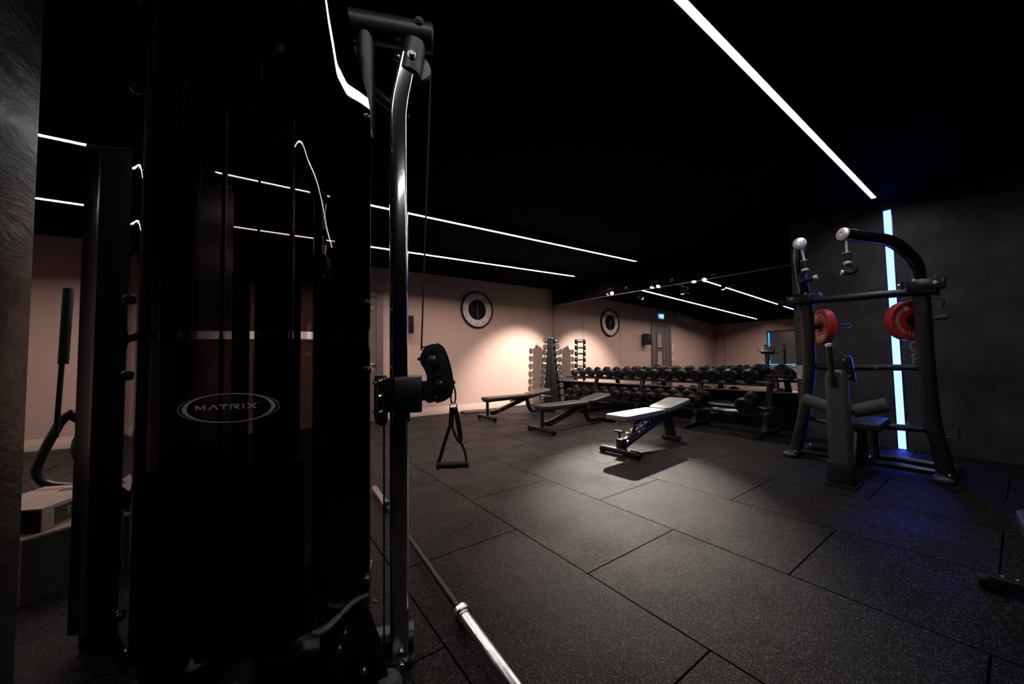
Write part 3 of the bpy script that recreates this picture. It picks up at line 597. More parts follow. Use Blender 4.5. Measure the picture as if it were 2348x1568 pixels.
# ------------------------------------------------------------------ plate loaded pulldown machine
PX, PY = 4.9, 0.93
pm = thing('pulldown_machine', 'black plate-loaded pulldown machine with two overhead arms before the blue light bar', 'gym machine', (PX, PY, 0))
op = rrect(0.13, 0.12, 0.045, 5); rt = 0.032
MB().tube([(-0.06, -0.44, 0.06), (-0.06, 0.50, 0.06)], rt).tube([(0.25, -0.44, 0.06), (0.25, 0.50, 0.06)], rt).tube([(-0.80, 0.0, 0.06), (-0.35, 0.0, 0.06), (-0.06, 0.0, 0.075), (0.25, 0, 0.06)], rt, fillet=0.1).build('base_frame', M['black_satin'], pm)
for s, y, nm in ((1, 0.575, 'l'), (-1, -0.495, 'r')):
    f_ = MB().prism([(-0.20, -0.05), (-0.18, -0.065), (0.42, -0.065), (0.45, -0.05), (0.45, 0.05), (0.42, 0.065), (-0.18, 0.065), (-0.20, 0.05)], 0.055, Matrix.Translation((0, y, 0.002)), bev=0.014).build('foot', M['black'], pm)
    b = MB()
    for x in (-0.10, 0.24, 0.36): b.bolt((x, y - 0.03, 0.056), (0, 0, 1), 0.011, 0.012)
    b.build('bolts', M['chrome'], f_)
    MB().ball((-0.19, y, 0.03), 0.05, (0.5, 1.28, 0.58)).build('foot_cap', M['grey_satin'], f_)
    if s > 0: pts = [(0, 0.57, 0.05), (0, 0.475, 0.47), (0, 0.41, 0.95), (0, 0.41, 1.68)]
    else: pts = [(0, -0.50, 0.05), (0, -0.435, 0.50), (0, -0.425, 0.95), (0, -0.425, 1.66)]
    MB().tube(pts, .05, prof=rrect(0.125, 0.11, 0.045, 5), fillet=0.10, up=(0, 1, 0)).build('upright', M['black'], pm)
    yy = 0.41 if s > 0 else -0.43
    b = MB().box((-0.06, yy + s * 0.03, 1.695), (0.13, 0.23, 0.10), bev=0.012).box((0.0, yy + s * 0.09, 1.68), (0.16, 0.022, 0.17), bev=0.008).box((-0.02, yy - s * 0.12, 1.70), (0.12, 0.014, 0.10), bev=0.004)
    b.build('pivot_bracket', M['black_satin'], pm)
    b = MB().bolt((-0.02, yy + s * 0.10, 1.70), (0, s, 0), 0.018, 0.02).bolt((-0.03, yy - s * 0.128, 1.72), (0, -s, 0), 0.012, 0.016).bolt((-0.127, yy + s * 0.09, 1.70), (-1, 0, 0), 0.010, 0.014).bolt((-0.127, yy - s * 0.03, 1.74), (-1, 0, 0), 0.008, 0.012)
    b.build('bolts', M['steel'], pm)
    ya = 0.42 if s > 0 else -0.42; yb = 0.34 if s > 0 else -0.33; ye = 0.19 if s > 0 else -0.106
    pts = [(0.0, ya, 1.72), (-0.06, ya, 1.90), (-0.42, yb, 2.065), (-0.90, ye, 2.095)]
    arm = MB().tube(pts, 0.047, fillet=0.16, seg=20).build('lever_arm', M['black_satin'], pm)
    dirv = (V(*pts[3]) - V(*pts[2])).normalized(); e = V(*pts[3])
    MB().lathe([(0, 0.016), (0.008, 0.016), (0.012, 0.021), (0.040, 0.018), (0.051, 0.008), (0.051, -0.004), (0, -0.004)], Matrix.Translation(e) @ dirv.to_track_quat('Z', 'Y').to_matrix().to_4x4(), 28).build('end_cap', M['white_cap'], arm)
    hx = -0.86; hy = 0.19 if s > 0 else -0.115
    tl = R(9) * s if s > 0 else 0
    hh = MB().cyl((hx, hy, 2.06), (hx, hy - 0.5 * math.sin(tl) * 0.22, 1.94), 0.009).build('hanger_rod', M['white_cap'], arm)
    hy2 = hy - 0.5 * math.sin(tl) * 0.22
    hb = MB().cyl((hx, hy2, 1.94), (hx, hy2 - 0.006, 1.868), 0.026, bev=0.003)
    if s < 0: hb.tube([(hx, hy2, 1.85), (hx, hy2 - 0.045, 1.825), (hx, hy2 - 0.05, 1.785), (hx, hy2 - 0.025, 1.765), (hx - 0.02, hy2 + 0.03, 1.775)], 0.020, fillet=0.03)
    else: hb.tube([(hx, hy2, 1.85), (hx, hy2 + 0.04, 1.81), (hx, hy2 + 0.05, 1.75), (hx, hy2 - 0.062, 1.772)], 0.019, fillet=0.03)
    hb.build('hand_grip', M['grip'], arm)
    cb = MB().cyl((hx, hy2, 1.868), (hx, hy2 - 0.002, 1.845), 0.028, bev=0.003).cyl((hx, hy2, 1.943), (hx, hy2, 1.937), 0.029)
    if s < 0: cb.cyl((hx - 0.018, hy2 + 0.025, 1.774), (hx - 0.024, hy2 + 0.042, 1.777), 0.022, bev=0.003)
    else: cb.cyl((hx, hy2 - 0.058, 1.771), (hx, hy2 - 0.085, 1.777), 0.021, bev=0.003)
    cb.build('grip_collar', M['white_cap'], arm)
    # weight horn
    dz = V(0.64, -0.77, 0) if s > 0 else V(0.69, 0.72, 0); dz.normalize()
    pc = V(5.06 - PX, (1.25 if s > 0 else 0.612) - PY, 1.398)
    MB().tube([(0.0, ya - s * 0.0, pc.z), tuple(pc - dz * 0.10), tuple(pc - dz * 0.045)], 0.030, fillet=0.05).lathe([(0, 0), (0.055, 0), (0.055, 0.012), (0, 0.012)], Matrix.Translation(pc - dz * 0.056) @ dz.to_track_quat('Z', 'Y').to_matrix().to_4x4(), 24).build('horn_bracket', M['black_satin'], pm)
    MB().cyl(tuple(pc - dz * 0.05), tuple(pc + dz * 0.24), 0.0235, bev=0.003).build('weight_horn', M['chrome'], pm)
MB().tube([(-0.07, -0.52, 1.635), (-0.07, 0.64, 1.675)], 0.036, seg=20).build('top_crossbar', M['black'], pm)
MB().tube([(0.03, -0.40, 0.96), (0.03, 0.40, 0.96)], 0.030).build('middle_crossbar', M['black'], pm)
MB().tube([(0.02, -0.41, 0.41), (-0.05, -0.07, 0.41), (-0.05, -0.065, 0.06)], 0.030, fillet=0.03).tube([(0.02, 0.42, 0.41), (-0.25, 0.10, 0.41)], 0.028).build('seat_frame', M['black_satin'], pm)
b = MB().prism([(-0.072, 0.0), (0.072, 0.0), (0.066, 0.90), (0.05, 0.955), (0.0, 0.965), (-0.05, 0.955), (-0.066, 0.90)], 0.13, Matrix.Translation((-0.91, 0.0, 0)) @ Matrix(((0, 0, 1), (1, 0, 0), (0, 1, 0))).to_4x4(), bev=0.022, seg=3)
b.build('front_column', M['grey_satin'], pm)
MB().box((-0.845, 0.0, 0.10), (0.155, 0.175, 0.20), bev=0.02).box((-0.845, 0, 0.010), (0.20, 0.20, 0.018), bev=0.004).build('column_base', M['black'], pm)
MB().tube([(-0.93, 0.01, 0.86), (-0.93, 0.02, 1.165)], 0.020).box((-0.918, 0.0, 0.88), (0.02, 0.045, 0.11), bev=0.008).build('adjust_lever', M['black'], pm)
MB().cyl((-0.93, 0.02, 1.16), (-0.93, 0.0205, 1.188), 0.023, bev=0.003).build('lever_cap', M['white_cap'], pm)
MB().prism([(-0.05, 0.88), (0.07, 0.86), (0.05, 1.06), (0.03, 1.085), (-0.04, 1.085), (-0.05, 1.06)], 0.10, Matrix.Translation((-0.70, -0.01, 0)) @ Matrix(((0, 0, 1), (-1, 0, 0), (0, 1, 0))).to_4x4(), bev=0.014).bolt((-0.70, -0.02, 1.04), (-1, 0, 0), 0.010, 0.012).bolt((-0.70, -0.05, 0.90), (-1, 0, 0), 0.010, 0.012).build('pad_bracket', M['black_satin'], pm)
MB().tube([(-0.80, 0.0, 0.62), (-0.60, 0, 0.60)], 0.025).tube([(-0.60, 0.31, 0.675), (-0.60, 0.0, 0.575), (-0.60, -0.27, 0.675)], 0.014).box((-0.60, 0, 0.59), (0.07, 0.08, 0.07), bev=0.01).build('roller_axle', M['black_satin'], pm)
for s, y0, z0, y1, z1 in ((1, 0.08, 0.60, 0.31, 0.675), (-1, -0.05, 0.594, -0.265, 0.675)):
    ro = MB().cyl((-0.60, y0, z0), (-0.60, y1, z1), 0.056, seg=28, bev=0.008).build('thigh_roller', M['foam'], pm)
    dd = (V(0, y1 - y0, z1 - z0)).normalized(); c0 = V(-0.60, y0, z0)
    MB().cyl(tuple(c0 - dd * 0.008), tuple(c0 - dd * 0.0005), 0.05, seg=24).build('roller_washer', M['steel'], ro)
MB().box((-0.33, -0.05, 0.465), (0.38, 0.30, 0.065), rot=(0, R(-3), 0), bev=0.02, seg=3).build('seat', M['vinyl'], pm)
MB().tube([(-0.30, -0.01, 0.08), (-0.30, -0.01, 0.43)], .04, prof=rrect(0.12, 0.10, 0.02, 3)).tube([(-0.42, 0, 0.10), (-0.36, -0.02, 0.40), (-0.30, -0.02, 0.43)], 0.03, fillet=0.1).build('seat_post', M['black_satin'], pm)
b = MB().tube([(0.0, -0.49, 1.57), (0.0, -0.55, 1.57), (0.0, -0.55, 1.49), (0.0, -0.49, 1.47)], 0.006, fillet=0.02).tube([(0.0, -0.49, 0.47), (0.0, -0.585, 0.46), (0.0, -0.585, 0.37), (0.0, -0.50, 0.36)], 0.006, fillet=0.02)
b.build('hook', M['black_satin'], pm)
MB().cyl((0.0, -0.48, 1.40), (0.0, -0.57, 1.405), 0.024, bev=0.004).build('storage_peg', M['grey_satin'], pm)
b = MB().bolt((-0.005, 0.0 - 0.10, 0.96), (-1, 0, 0), 0.010, 0.012).bolt((-0.035, -0.25, 0.41), (-1, 0, 0), 0.010, 0.014).bolt((0.0, -0.29, 0.445), (0, 0, 1), 0.009, 0.012)
b.build('bolts', M['steel'], pm)

# red bumper plates on the horns
def bumper(label, s):
    dz = V(0.64, -0.77, 0) if s > 0 else V(0.69, 0.72, 0); dz.normalize()
    pc = V(5.06, 1.25 if s > 0 else 0.612, 1.398)
    t = thing('bumper_plate', label, 'weight plate', pc, 0, 'red bumper plates')
    zz = -dz; xx = V(0, 0, 1).cross(zz).normalized(); yy = zz.cross(xx)
    Mx = Matrix((xx, yy, zz)).transposed().to_4x4()
    RR = 0.187; T = 0.040
    MB().lathe([(0.026, -T), (0.09, -T), (0.10, -T + 0.008), (0.13, -T + 0.008), (0.14, -T), (RR - 0.008, -T), (RR, -T + 0.010), (RR, T - 0.010), (RR - 0.008, T), (0.155, T), (0.150, T - 0.004), (0.095, T - 0.004), (0.088, T - 0.001), (0.045, T - 0.001), (0.026, T - 0.004), (0.026, -T)], Mx, 64).build('disc', M['red'], t)
    MB().lathe([(0.0245, -T + 0.001), (0.040, -T + 0.001), (0.040, -T - 0.002), (0.0245, -T - 0.002), (0.0245, T + 0.003), (0.042, T + 0.003), (0.044, T - 0.001), (0.0245, T - 0.001)], Mx, 32).build('hub', M['black_satin'], t)
    b = MB(); rl = 0.124
    def arc(txt, a0, step, size, inv=False):
        for i, ch in enumerate(txt):
            a = a0 - step * i
            Ml = Mx @ Matrix.Rotation(a, 4, 'Z') @ Matrix.Translation((0, rl, T - 0.0035)) @ (Matrix.Rotation(PI, 4, 'Z') if inv else Matrix.Identity(4))
            b._add(text_mesh(ch, size), Ml)
    arc('CROSSMAXX', R(150), R(13.5), 0.042)
    arc('CROSSMAXX', R(-30), R(13.5), 0.042)
    for a in (R(172), R(-8)): arc('25', a + R(7), R(13), 0.046)
    b.build('lettering', M['white_paint'], t)
    b = MB()
    for a in (R(22), R(202)):
        q = Mx @ Matrix.Rotation(a, 4, 'Z') @ Matrix.Translation((0, rl, T - 0.0038))
        pts = [((0.025 if k % 2 else 0.020) * math.cos(2 * PI * k / 18), (0.025 if k % 2 else 0.020) * math.sin(2 * PI * k / 18)) for k in range(18)]
        b.prism(pts, 0.001, q)
    eb = b.build('emblem', M['white_paint'], t)
    b = MB()
    for a in (R(22), R(202)):
        q = Mx @ Matrix.Rotation(a, 4, 'Z') @ Matrix.Translation((0, rl, T - 0.0026))
        b.prism([(-0.004, 0.012), (0.006, 0.010), (0.001, 0.001), (0.007, 0.0), (-0.005, -0.013), (-0.001, -0.002), (-0.007, -0.001)], 0.0006, q)
    b.build('emblem_mark', M['red'], eb)
    return t
bumper('red bumper plate on the mirror side of the pulldown machine, shown nearly edge-on', 1)
bumper('red bumper plate in front of the blue light bar, partly behind the machine upright', -1)

# ------------------------------------------------------------------ cable machine in the foreground (local x along the machine, -y towards the camera)
CM = thing('cable_machine', 'tall black cable machine with dark glossy shroud and chrome column in the foreground', 'gym machine', (0.451, 1.390, 0), R(-22))
def shroud_profile():
    """plan of the moulded shroud, from its right edge leftwards: list of (s, y, length): angled cheek, rounded shoulder, flat face, and back"""
    total = 0.845
    kl = [0, .05, .10, .14, .17, .20, .23, .27, .32, .40]; kd = [48.8, 50, 51.4, 51.4, 47.5, 39, 32.5, 5, -2.2, 0]
    def delta(l):
        if l >= kl[-1]: return 0.0
        for i in range(len(kl) - 1):
            if l <= kl[i + 1]: k = (l - kl[i]) / (kl[i + 1] - kl[i]); return kd[i] + (kd[i + 1] - kd[i]) * k
        return 0.0
    n = 169; out = []; s_, y_ = -0.078, -0.12; dl = total / n
    for i in range(n + 1):
        l = i * dl; out.append((s_, y_, l))
        lm = l + dl / 2; dd = delta(lm) if lm <= total / 2 else -delta(total - lm)
        s_ -= dl * math.cos(R(dd)); y_ -= dl * math.sin(R(dd))
    return out
PROF = shroud_profile()
LT = PROF[-1][2]
def shroud_panel(zb, zt, rb, rt_, th=0.004):
    """zb/zt bottom and top, rb/rt corner radii at bottom/top; returns MB"""
    b = bmesh.new(); nz = 2
    def inset(l, r_):
        d_ = min(l, LT - l)
        return r_ - math.sqrt(max(0, r_ * r_ - (r_ - d_) ** 2)) if d_ < r_ else 0.0
    def topcut(l):
        d_ = min(l, LT - l); return None
    grid = []
    for i, (s_, y_, l) in enumerate(PROF):
        i0, i1 = max(0, i - 1), min(len(PROF) - 1, i + 1)
        tx, ty = PROF[i1][0] - PROF[i0][0], PROF[i1][1] - PROF[i0][1]; ll = math.hypot(tx, ty); nx, ny = -ty / ll, tx / ll   # towards -y
        z0 = zb(l) + inset(l, rb); z1 = zt(l) - inset(l, rt_)
        row = []
        for k in range(nz + 1):
            z = z0 + (z1 - z0) * k / nz
            row.append((b.verts.new((s_, y_, z)), b.verts.new((s_ - nx * th, y_ - ny * th, z))))
        grid.append(row)
    for a, c in zip(grid, grid[1:]):
        for k in range(nz):
            b.faces.new((a[k][0], c[k][0], c[k + 1][0], a[k + 1][0])); b.faces.new((a[k][1], a[k + 1][1], c[k + 1][1], c[k][1]))
        b.faces.new((a[0][0], a[0][1], c[0][1], c[0][0])); b.faces.new((a[nz][0], c[nz][0], c[nz][1], a[nz][1]))
    for row, fl in ((grid[0], 0), (grid[-1], 1)):
        for k in range(nz): b.faces.new((row[k][0], row[k + 1][0], row[k + 1][1], row[k][1]))
    bmesh.ops.recalc_face_normals(b, faces=b.faces)
    m = MB(); m._add(b); return m
def ztop_cut(l):
    d_ = min(l, LT - l)
    pts = [(0, 1.985), (0.012, 2.03), (0.07, 2.17), (0.11, 2.33), (0.125, 2.39), (0.15, 2.45), (0.5, 2.45)]
    for (a, za), (b_, zb_) in zip(pts, pts[1:]):
        if d_ <= b_: return za + (zb_ - za) * (d_ - a) / (b_ - a)
    return 2.45
up_s = shroud_panel(lambda l: 1.190, ztop_cut, 0.035, 0.012).build('upper_shroud', M['acrylic'], CM, ang=60)
lo_s = shroud_panel(lambda l: 0.335, lambda l: 1.168, 0.012, 0.035).build('lower_shroud', M['acrylic'], CM, ang=60)
# shroud fixing knobs
for side in (0, -1):
    for z in (0.378, 1.07, 1.298, 1.985 - 0.03):
        s_, y_, _ = PROF[side]; s_ += 0.010 * (-1 if side == 0 else 1)
        MB().lathe([(0, 0.020), (0.009, 0.0175), (0.0145, 0.010), (0.0155, 0.002), (0.0155, -0.004), (0.010, -0.012), (0.010, -0.10), (0, -0.10)], Matrix.Translation((s_, y_ - 0.006, z)) @ Matrix.Rotation(PI / 2, 4, 'X'), 20).build('fixing_knob', M['black_satin'], CM)
b = MB()
for x0, x1 in ((-0.68, -0.615), (-0.597, -0.42), (-0.368, -0.19)): b.box(((x0 + x1) / 2, 0.30, 0.79), (x1 - x0, 0.004, 1.38), bev=0.001)
b.box((-0.435, 0.305, 0.11), (0.50, 0.006, 0.03)).box((-0.435, 0.305, 1.47), (0.50, 0.006, 0.02)).build('rear_guard', M['black'], CM)
# steel frame behind the shroud
MB().box((-0.145, 0.03, 1.19), (0.092, 0.05, 2.28), bev=0.012).box((-0.735, 0.03, 1.19), (0.125, 0.05, 2.28), bev=0.012).build('side_frame', M['black'], CM)
MB().tube([(-0.112, 0.0, 1.98), (-0.112, 0.0, 2.37)], 0.034, seg=24).build('frame_post', M['black'], CM)
MB().tube([(-0.72, 0.0, 0.05), (-0.72, 0.0, 2.37)], 0.034, seg=24).build('frame_post', M['black'], CM)
MB().cyl((-0.85, 0, 2.405), (0.145, 0, 2.405), 0.052, seg=36, bev=0.006).build('top_tube', M['black'], CM)
MB().tube([(-0.10, 0.02, 2.175), (-0.02, 0.10, 2.165), (0.035, 0.15, 2.16)], 0.020).build('rear_brace', M['black'], CM)
MB().tube([(-0.80, 0.03, 0.05), (0.06, 0.03, 0.05)], 0.045, prof=rrect(0.10, 0.09, 0.03, 4)).build('base_tube', M['black'], CM)
MB().tube([(-0.50, 0.03, 0.055), (-0.50, -0.08, 0.055)], 0.05).ball((-0.50, -0.08, 0.055), 0.052, (1, 0.8, 1)).build('base_foot', M['grey_satin'], CM)
# guide rods, weight stack
for s_ in (-0.600, -0.378): MB().tube([(s_, 0.05, 0.09), (s_, 0.05, 2.08)], 0.0085, seg=14).build('guide_rod', M['steel'], CM)
for k in range(14): MB().box((-0.489, 0.05, 0.135 + k * 0.0455), (0.30, 0.10, 0.042), bev=0.006).build('weight_plate', M['black'], CM)
MB().box((-0.489, 0.05, 2.09), (0.52, 0.06, 0.05), bev=0.006).tube([(-0.489, 0.05, 0.78), (-0.489, 0.05, 2.30)], 0.004).lathe([(0, -0.012), (0.052, -0.012), (0.056, -0.010), (0.048, 0), (0.056, 0.010), (0.052, 0.012), (0, 0.012)], Matrix.Translation((-0.46, 0.05, 2.30)) @ Matrix.Rotation(PI / 2, 4, 'X'), 28).build('stack_head', M['black_satin'], CM)
# chrome column
cw = rrect(0.066, 0.074, 0.014, 4)
def col_path(): return [(0.010, 0.0, 0.035), (0.010, 0.0, 2.06), (0.018, 0.0, 2.13), (0.050, 0.0, 2.30)]
post = MB().tube(col_path(), .03, prof=cw, fillet=0.05, up=(0, 1, 0)).build('chrome_column', M['chrome'], CM)
MB().box((0.008, 0.0, 0.018), (0.11, 0.115, 0.032), bev=0.012).build('column_foot', M['black_satin'], CM)
MB().bolt((0.016, -0.058, 0.030), (0.2, -1, 0.35), 0.010, 0.03).build('foot_bolt', M['chrome'], CM)
b = MB()
for k in range(22): b.cyl((-0.0232, 0.0, 0.18 + k * 0.085), (-0.0236, 0.0, 0.18 + k * 0.085), 0.008, seg=12)
b.build('adjustment_holes', M['clock_black'], post)
MB().cyl((0.050, 0.0, 2.23), (0.074, 0.0, 2.37), 0.047, seg=28, bev=0.006).build('column_socket', M['black'], CM)
MB().bolt((0.062, -0.046, 2.285), (0, -1, 0), 0.011, 0.014).bolt((0.012, -0.02, 2.285), (-1, -0.3, 0), 0.009, 0.02).build('socket_bolts', M['chrome'], CM)
MB().cyl((0.090, -0.047, 2.425), (0.090, -0.060, 2.43), 0.014, seg=20, bev=0.003).cyl((0.090, -0.040, 2.422), (0.090, -0.052, 2.427), 0.019, seg=20).build('tube_bolt', M['grey_satin'], CM)
tp = MB().lathe([(0, -0.010), (0.050, -0.010), (0.053, -0.007), (0.046, 0), (0.053, 0.007), (0.050, 0.010), (0, 0.010)], Matrix.Translation((0.083, 0.01, 2.275)) @ Matrix.Rotation(PI / 2, 4, 'X'), 36).build('top_pulley', M['grey_satin'], CM)
MB().tube([(0.135, 0.01, 2.27), (0.0925, -0.004, 1.14)], 0.0032, seg=8).tube([(-0.043, -0.02, 0.90), (-0.043, -0.02, 0.06)], 0.0034, seg=8).build('cable', M['webbing'], CM)
# sliding carriage
rp2 = [(-0.036 - 0.002, -0.07), (0.036, -0.07), (0.046, -0.055), (0.046, 0.045), (0.036, 0.062), (0.0, 0.068), (-0.036, 0.062), (-0.046, 0.045), (-0.046, -0.055)]
Mc = Matrix.Translation((0, 0, 0.978)) @ Matrix(((0, 0, 1), (1, 0, 0), (0, 1, 0))).to_4x4()
cr = MB().prism([(p[0] * 1.25, p[1]) for p in rp2], 0.100, Matrix.Translation((-0.006, 0, 0)) @ Mc, bev=0.006, seg=3)
cr.prism([(-0.045, -0.06), (0.045, -0.06), (0.03, -0.105), (-0.03, -0.105)], 0.055, Matrix.Translation((-0.006, 0, 0)) @ Mc, bev=0.004)
cr.build('carriage', M['black'], CM)
MB().prism([(-0.03, -0.115), (0.03, -0.115), (0.052, -0.09), (0.052, 0.055), (0.035, 0.07), (-0.035, 0.07), (-0.052, 0.055), (-0.052, -0.09)], 0.022, Matrix.Translation((-0.066, -0.008, 0.978)) @ Matrix.Rotation(R(24), 4, 'Z') @ Matrix(((0, 0, 1), (1, 0, 0), (0, 1, 0))).to_4x4(), bev=0.006).box((-0.034, -0.004, 0.975), (0.06, 0.07, 0.13), bev=0.01).build('carriage_plate', M['black_satin'], CM)
b = MB()
for y_, z_ in ((-0.052, 0.05), (-0.050, -0.005), (-0.055, -0.062), (0.025, 0.04), (0.02, -0.066)):
    q = Matrix.Translation((-0.066, -0.008, 0.978)) @ Matrix.Rotation(R(24), 4, 'Z') @ V(-0.0, y_ * 0.8, z_)
    b.bolt(tuple(q), (-0.9, -0.42, 0), 0.006, 0.012)
q = Matrix.Translation((-0.066, -0.008, 0.978)) @ Matrix.Rotation(R(24), 4, 'Z')
b.tube([tuple(q @ V(-0.004, -0.012, -0.008)), tuple(q @ V(-0.004, -0.012, -0.050))], 0.0035).tube([tuple(q @ V(-0.004, -0.004, -0.050)), tuple(q @ V(-0.004, -0.020, -0.050))], 0.0035).build('release_pin_bolt', M['chrome'], CM)
# swivelling pulley head
PH = [(0.120, 1.1604), (0.1478, 1.1652), (0.1691, 1.1517), (0.1837, 1.1179), (0.1998, 1.0588), (0.206, 1.0084), (0.2023, 0.9667), (0.179, 0.951), (0.1463, 0.9441), (0.1139, 0.9373), (0.1012, 0.958), (0.1080, 1.0114), (0.1144, 1.036), (0.1017, 1.0694), (0.0906, 1.0944), (0.0907, 1.1192), (0.0989, 1.144)]
def smooth(poly, it=2):
    for _ in range(it):
        q = []
        for i in range(len(poly)):
            a, c = poly[i], poly[(i + 1) % len(poly)]
            q += [(a[0] * .75 + c[0] * .25, a[1] * .75 + c[1] * .25), (a[0] * .25 + c[0] * .75, a[1] * .25 + c[1] * .75)]
        poly = q
    return poly
PHs = smooth(PH)
Mx2 = Matrix(((1, 0, 0), (0, 0, 1), (0, 1, 0))).to_4x4()       # xy -> xz, extrude along +y
ph = MB().prism(PHs, 0.006, Matrix.Translation((0, -0.036, 0)) @ Mx2, bev=0.002).prism(PHs, 0.006, Matrix.Translation((0.009, 0.012, 0)) @ Mx2, bev=0.002)
ph.tube([(0.150, -0.007, 1.1652), (0.1735, -0.007, 1.1517), (0.1885, -0.007, 1.1179), (0.2045, -0.007, 1.0588), (0.2105, -0.007, 1.0084), (0.2055, -0.007, 0.9667), (0.179, -0.007, 0.947), (0.1463, -0.007, 0.9401)], .02, prof=rrect(0.007, 0.050, 0.003, 2), fillet=0.02, up=(0, 1, 0))
ph.box((0.103, -0.008, 0.985), (0.055, 0.03, 0.075), bev=0.006)
pho = ph.build('pulley_head', M['pulley'], CM)
for c, rr in (((0.1327, 1.1053), 0.046), ((0.158, 1.0099), 0.043)):
    MB().lathe([(0, -0.012), (rr - 0.004, -0.012), (rr, -0.009), (rr - 0.008, 0), (rr, 0.009), (rr - 0.004, 0.012), (0, 0.012)], Matrix.Translation((c[0], -0.009, c[1])) @ Matrix.Rotation(PI / 2, 4, 'X'), 40).build('pulley_wheel', M['rubber'], pho)
    b = MB()
    for a0 in ((55, 150, 255) if c[1] > 1.05 else (80, 200, 300)):
        pts = [(c[0] + 0.031 * math.cos(R(a0 + k * 9)), -0.0365, c[1] + 0.031 * math.sin(R(a0 + k * 9))) for k in range(8)]
        b.tube(pts, 0.006, prof=rrect(0.0012, 0.013, 0.0005, 1), up=(0, 1, 0))
    b.build('wheel_slots', M['clock_black'], pho)
b = MB().bolt((0.1327, -0.036, 1.1053), (0, -1, 0.25), 0.0095, 0.016).bolt((0.158, -0.036, 1.0099), (0, -1, 0.25), 0.0095, 0.016).bolt((0.142, -0.036, 0.959), (0, -1, 0), 0.004, 0.006).bolt((0.1005, -0.034, 1.106), (0, -1, 0), 0.004, 0.008)
b.build('head_bolts', M['chrome'], pho)
MB().cyl((0.102, -0.02, 1.106), (0.078, -0.02, 1.1065), 0.006, bev=0.002).tube([(0.092, -0.004, 1.165), (0.098, -0.006, 1.15), (0.115, -0.008, 1.155)], .003).build('cable_guard', M['rubber'], pho)
# bottom pulley bracket and shroud lip
BP = [(-0.2285, 0.3154), (-0.0957, 0.3072), (-0.0724, 0.2469), (-0.0503, 0.1795), (-0.0337, 0.113), (-0.0158, 0.021), (-0.0120, 0.004), (-0.235, 0.004)]
MB().prism(BP, 0.008, Matrix.Translation((0, -0.116, 0)) @ Mx2, bev=0.002).box((-0.16, -0.05, 0.06), (0.10, 0.12, 0.10), bev=0.006).build('pulley_bracket', M['black_satin'], CM)
MB().lathe([(0, -0.014), (0.052, -0.014), (0.056, -0.011), (0.049, -0.004), (0.049, 0.0), (0, 0.0)], Matrix.Translation((-0.095, -0.118, 0.0906)) @ Matrix.Rotation(PI / 2, 4, 'X') @ Matrix.Rotation(PI, 4, 'X') @ Matrix.Scale(-1, 4, V(0, 0, 1)), 40).build('bottom_pulley', M['rubber'], CM)
MB().bolt((-0.0952, -0.132, 0.0906), (0, -1, 0.2), 0.008, 0.012).bolt((-0.1558, -0.117, 0.209), (0, -1, 0.2), 0.007, 0.012).bolt((-0.172, -0.117, 0.165), (0, -1, 0.2), 0.007, 0.012).bolt((-0.068, -0.10, 0.285), (1, -0.4, 0), 0.005, 0.012).build('bracket_bolts', M['steel'], CM)
lip = [(p[0] + 0.004, p[1] + 0.004, 0.327 + 0.010 * math.sin((p[2] - 0.02) / 0.205 * 2 * PI) + 0.022 * max(0.0, (p[2] - 0.19) / 0.04) ** 2) for p in PROF if 0.02 <= p[2] <= 0.225][::3]
MB().tube(lip, .01, prof=rrect(0.022, 0.014, 0.005, 3), up=(0, 0, 1)).build('shroud_lip', M['grey_satin'], CM)
MB().lathe([(0, 0.0), (0.045, 0.0), (0.045, 0.014), (0.034, 0.034), (0, 0.045)], Matrix.Translation((-0.02, -0.105, 0.001)), 28).build('rubber_foot', M['foam'], CM)
# second chrome column of the machine, seen dimly through the shroud
MB().tube([(-0.524, 1.0, 0.03), (-0.524, 1.0, 2.10)], .03, prof=rrect(0.062, 0.074, 0.014, 4), up=(0, 1, 0)).build('chrome_column', M['chrome'], CM)
MB().tube([(-0.524, 0.03, 0.04), (-0.524, 1.0, 0.04)], 0.035).tube([(-0.524, 0.03, 2.14), (-0.524, 1.0, 2.14)], 0.04).build('side_tube', M['black'], CM)
MB().box((-0.524, 1.0, 1.70), (0.10, 0.12, 0.12), bev=0.015).box((-0.524, 1.0, 1.90), (0.09, 0.11, 0.03), bev=0.01).build('carriage', M['black'], CM)

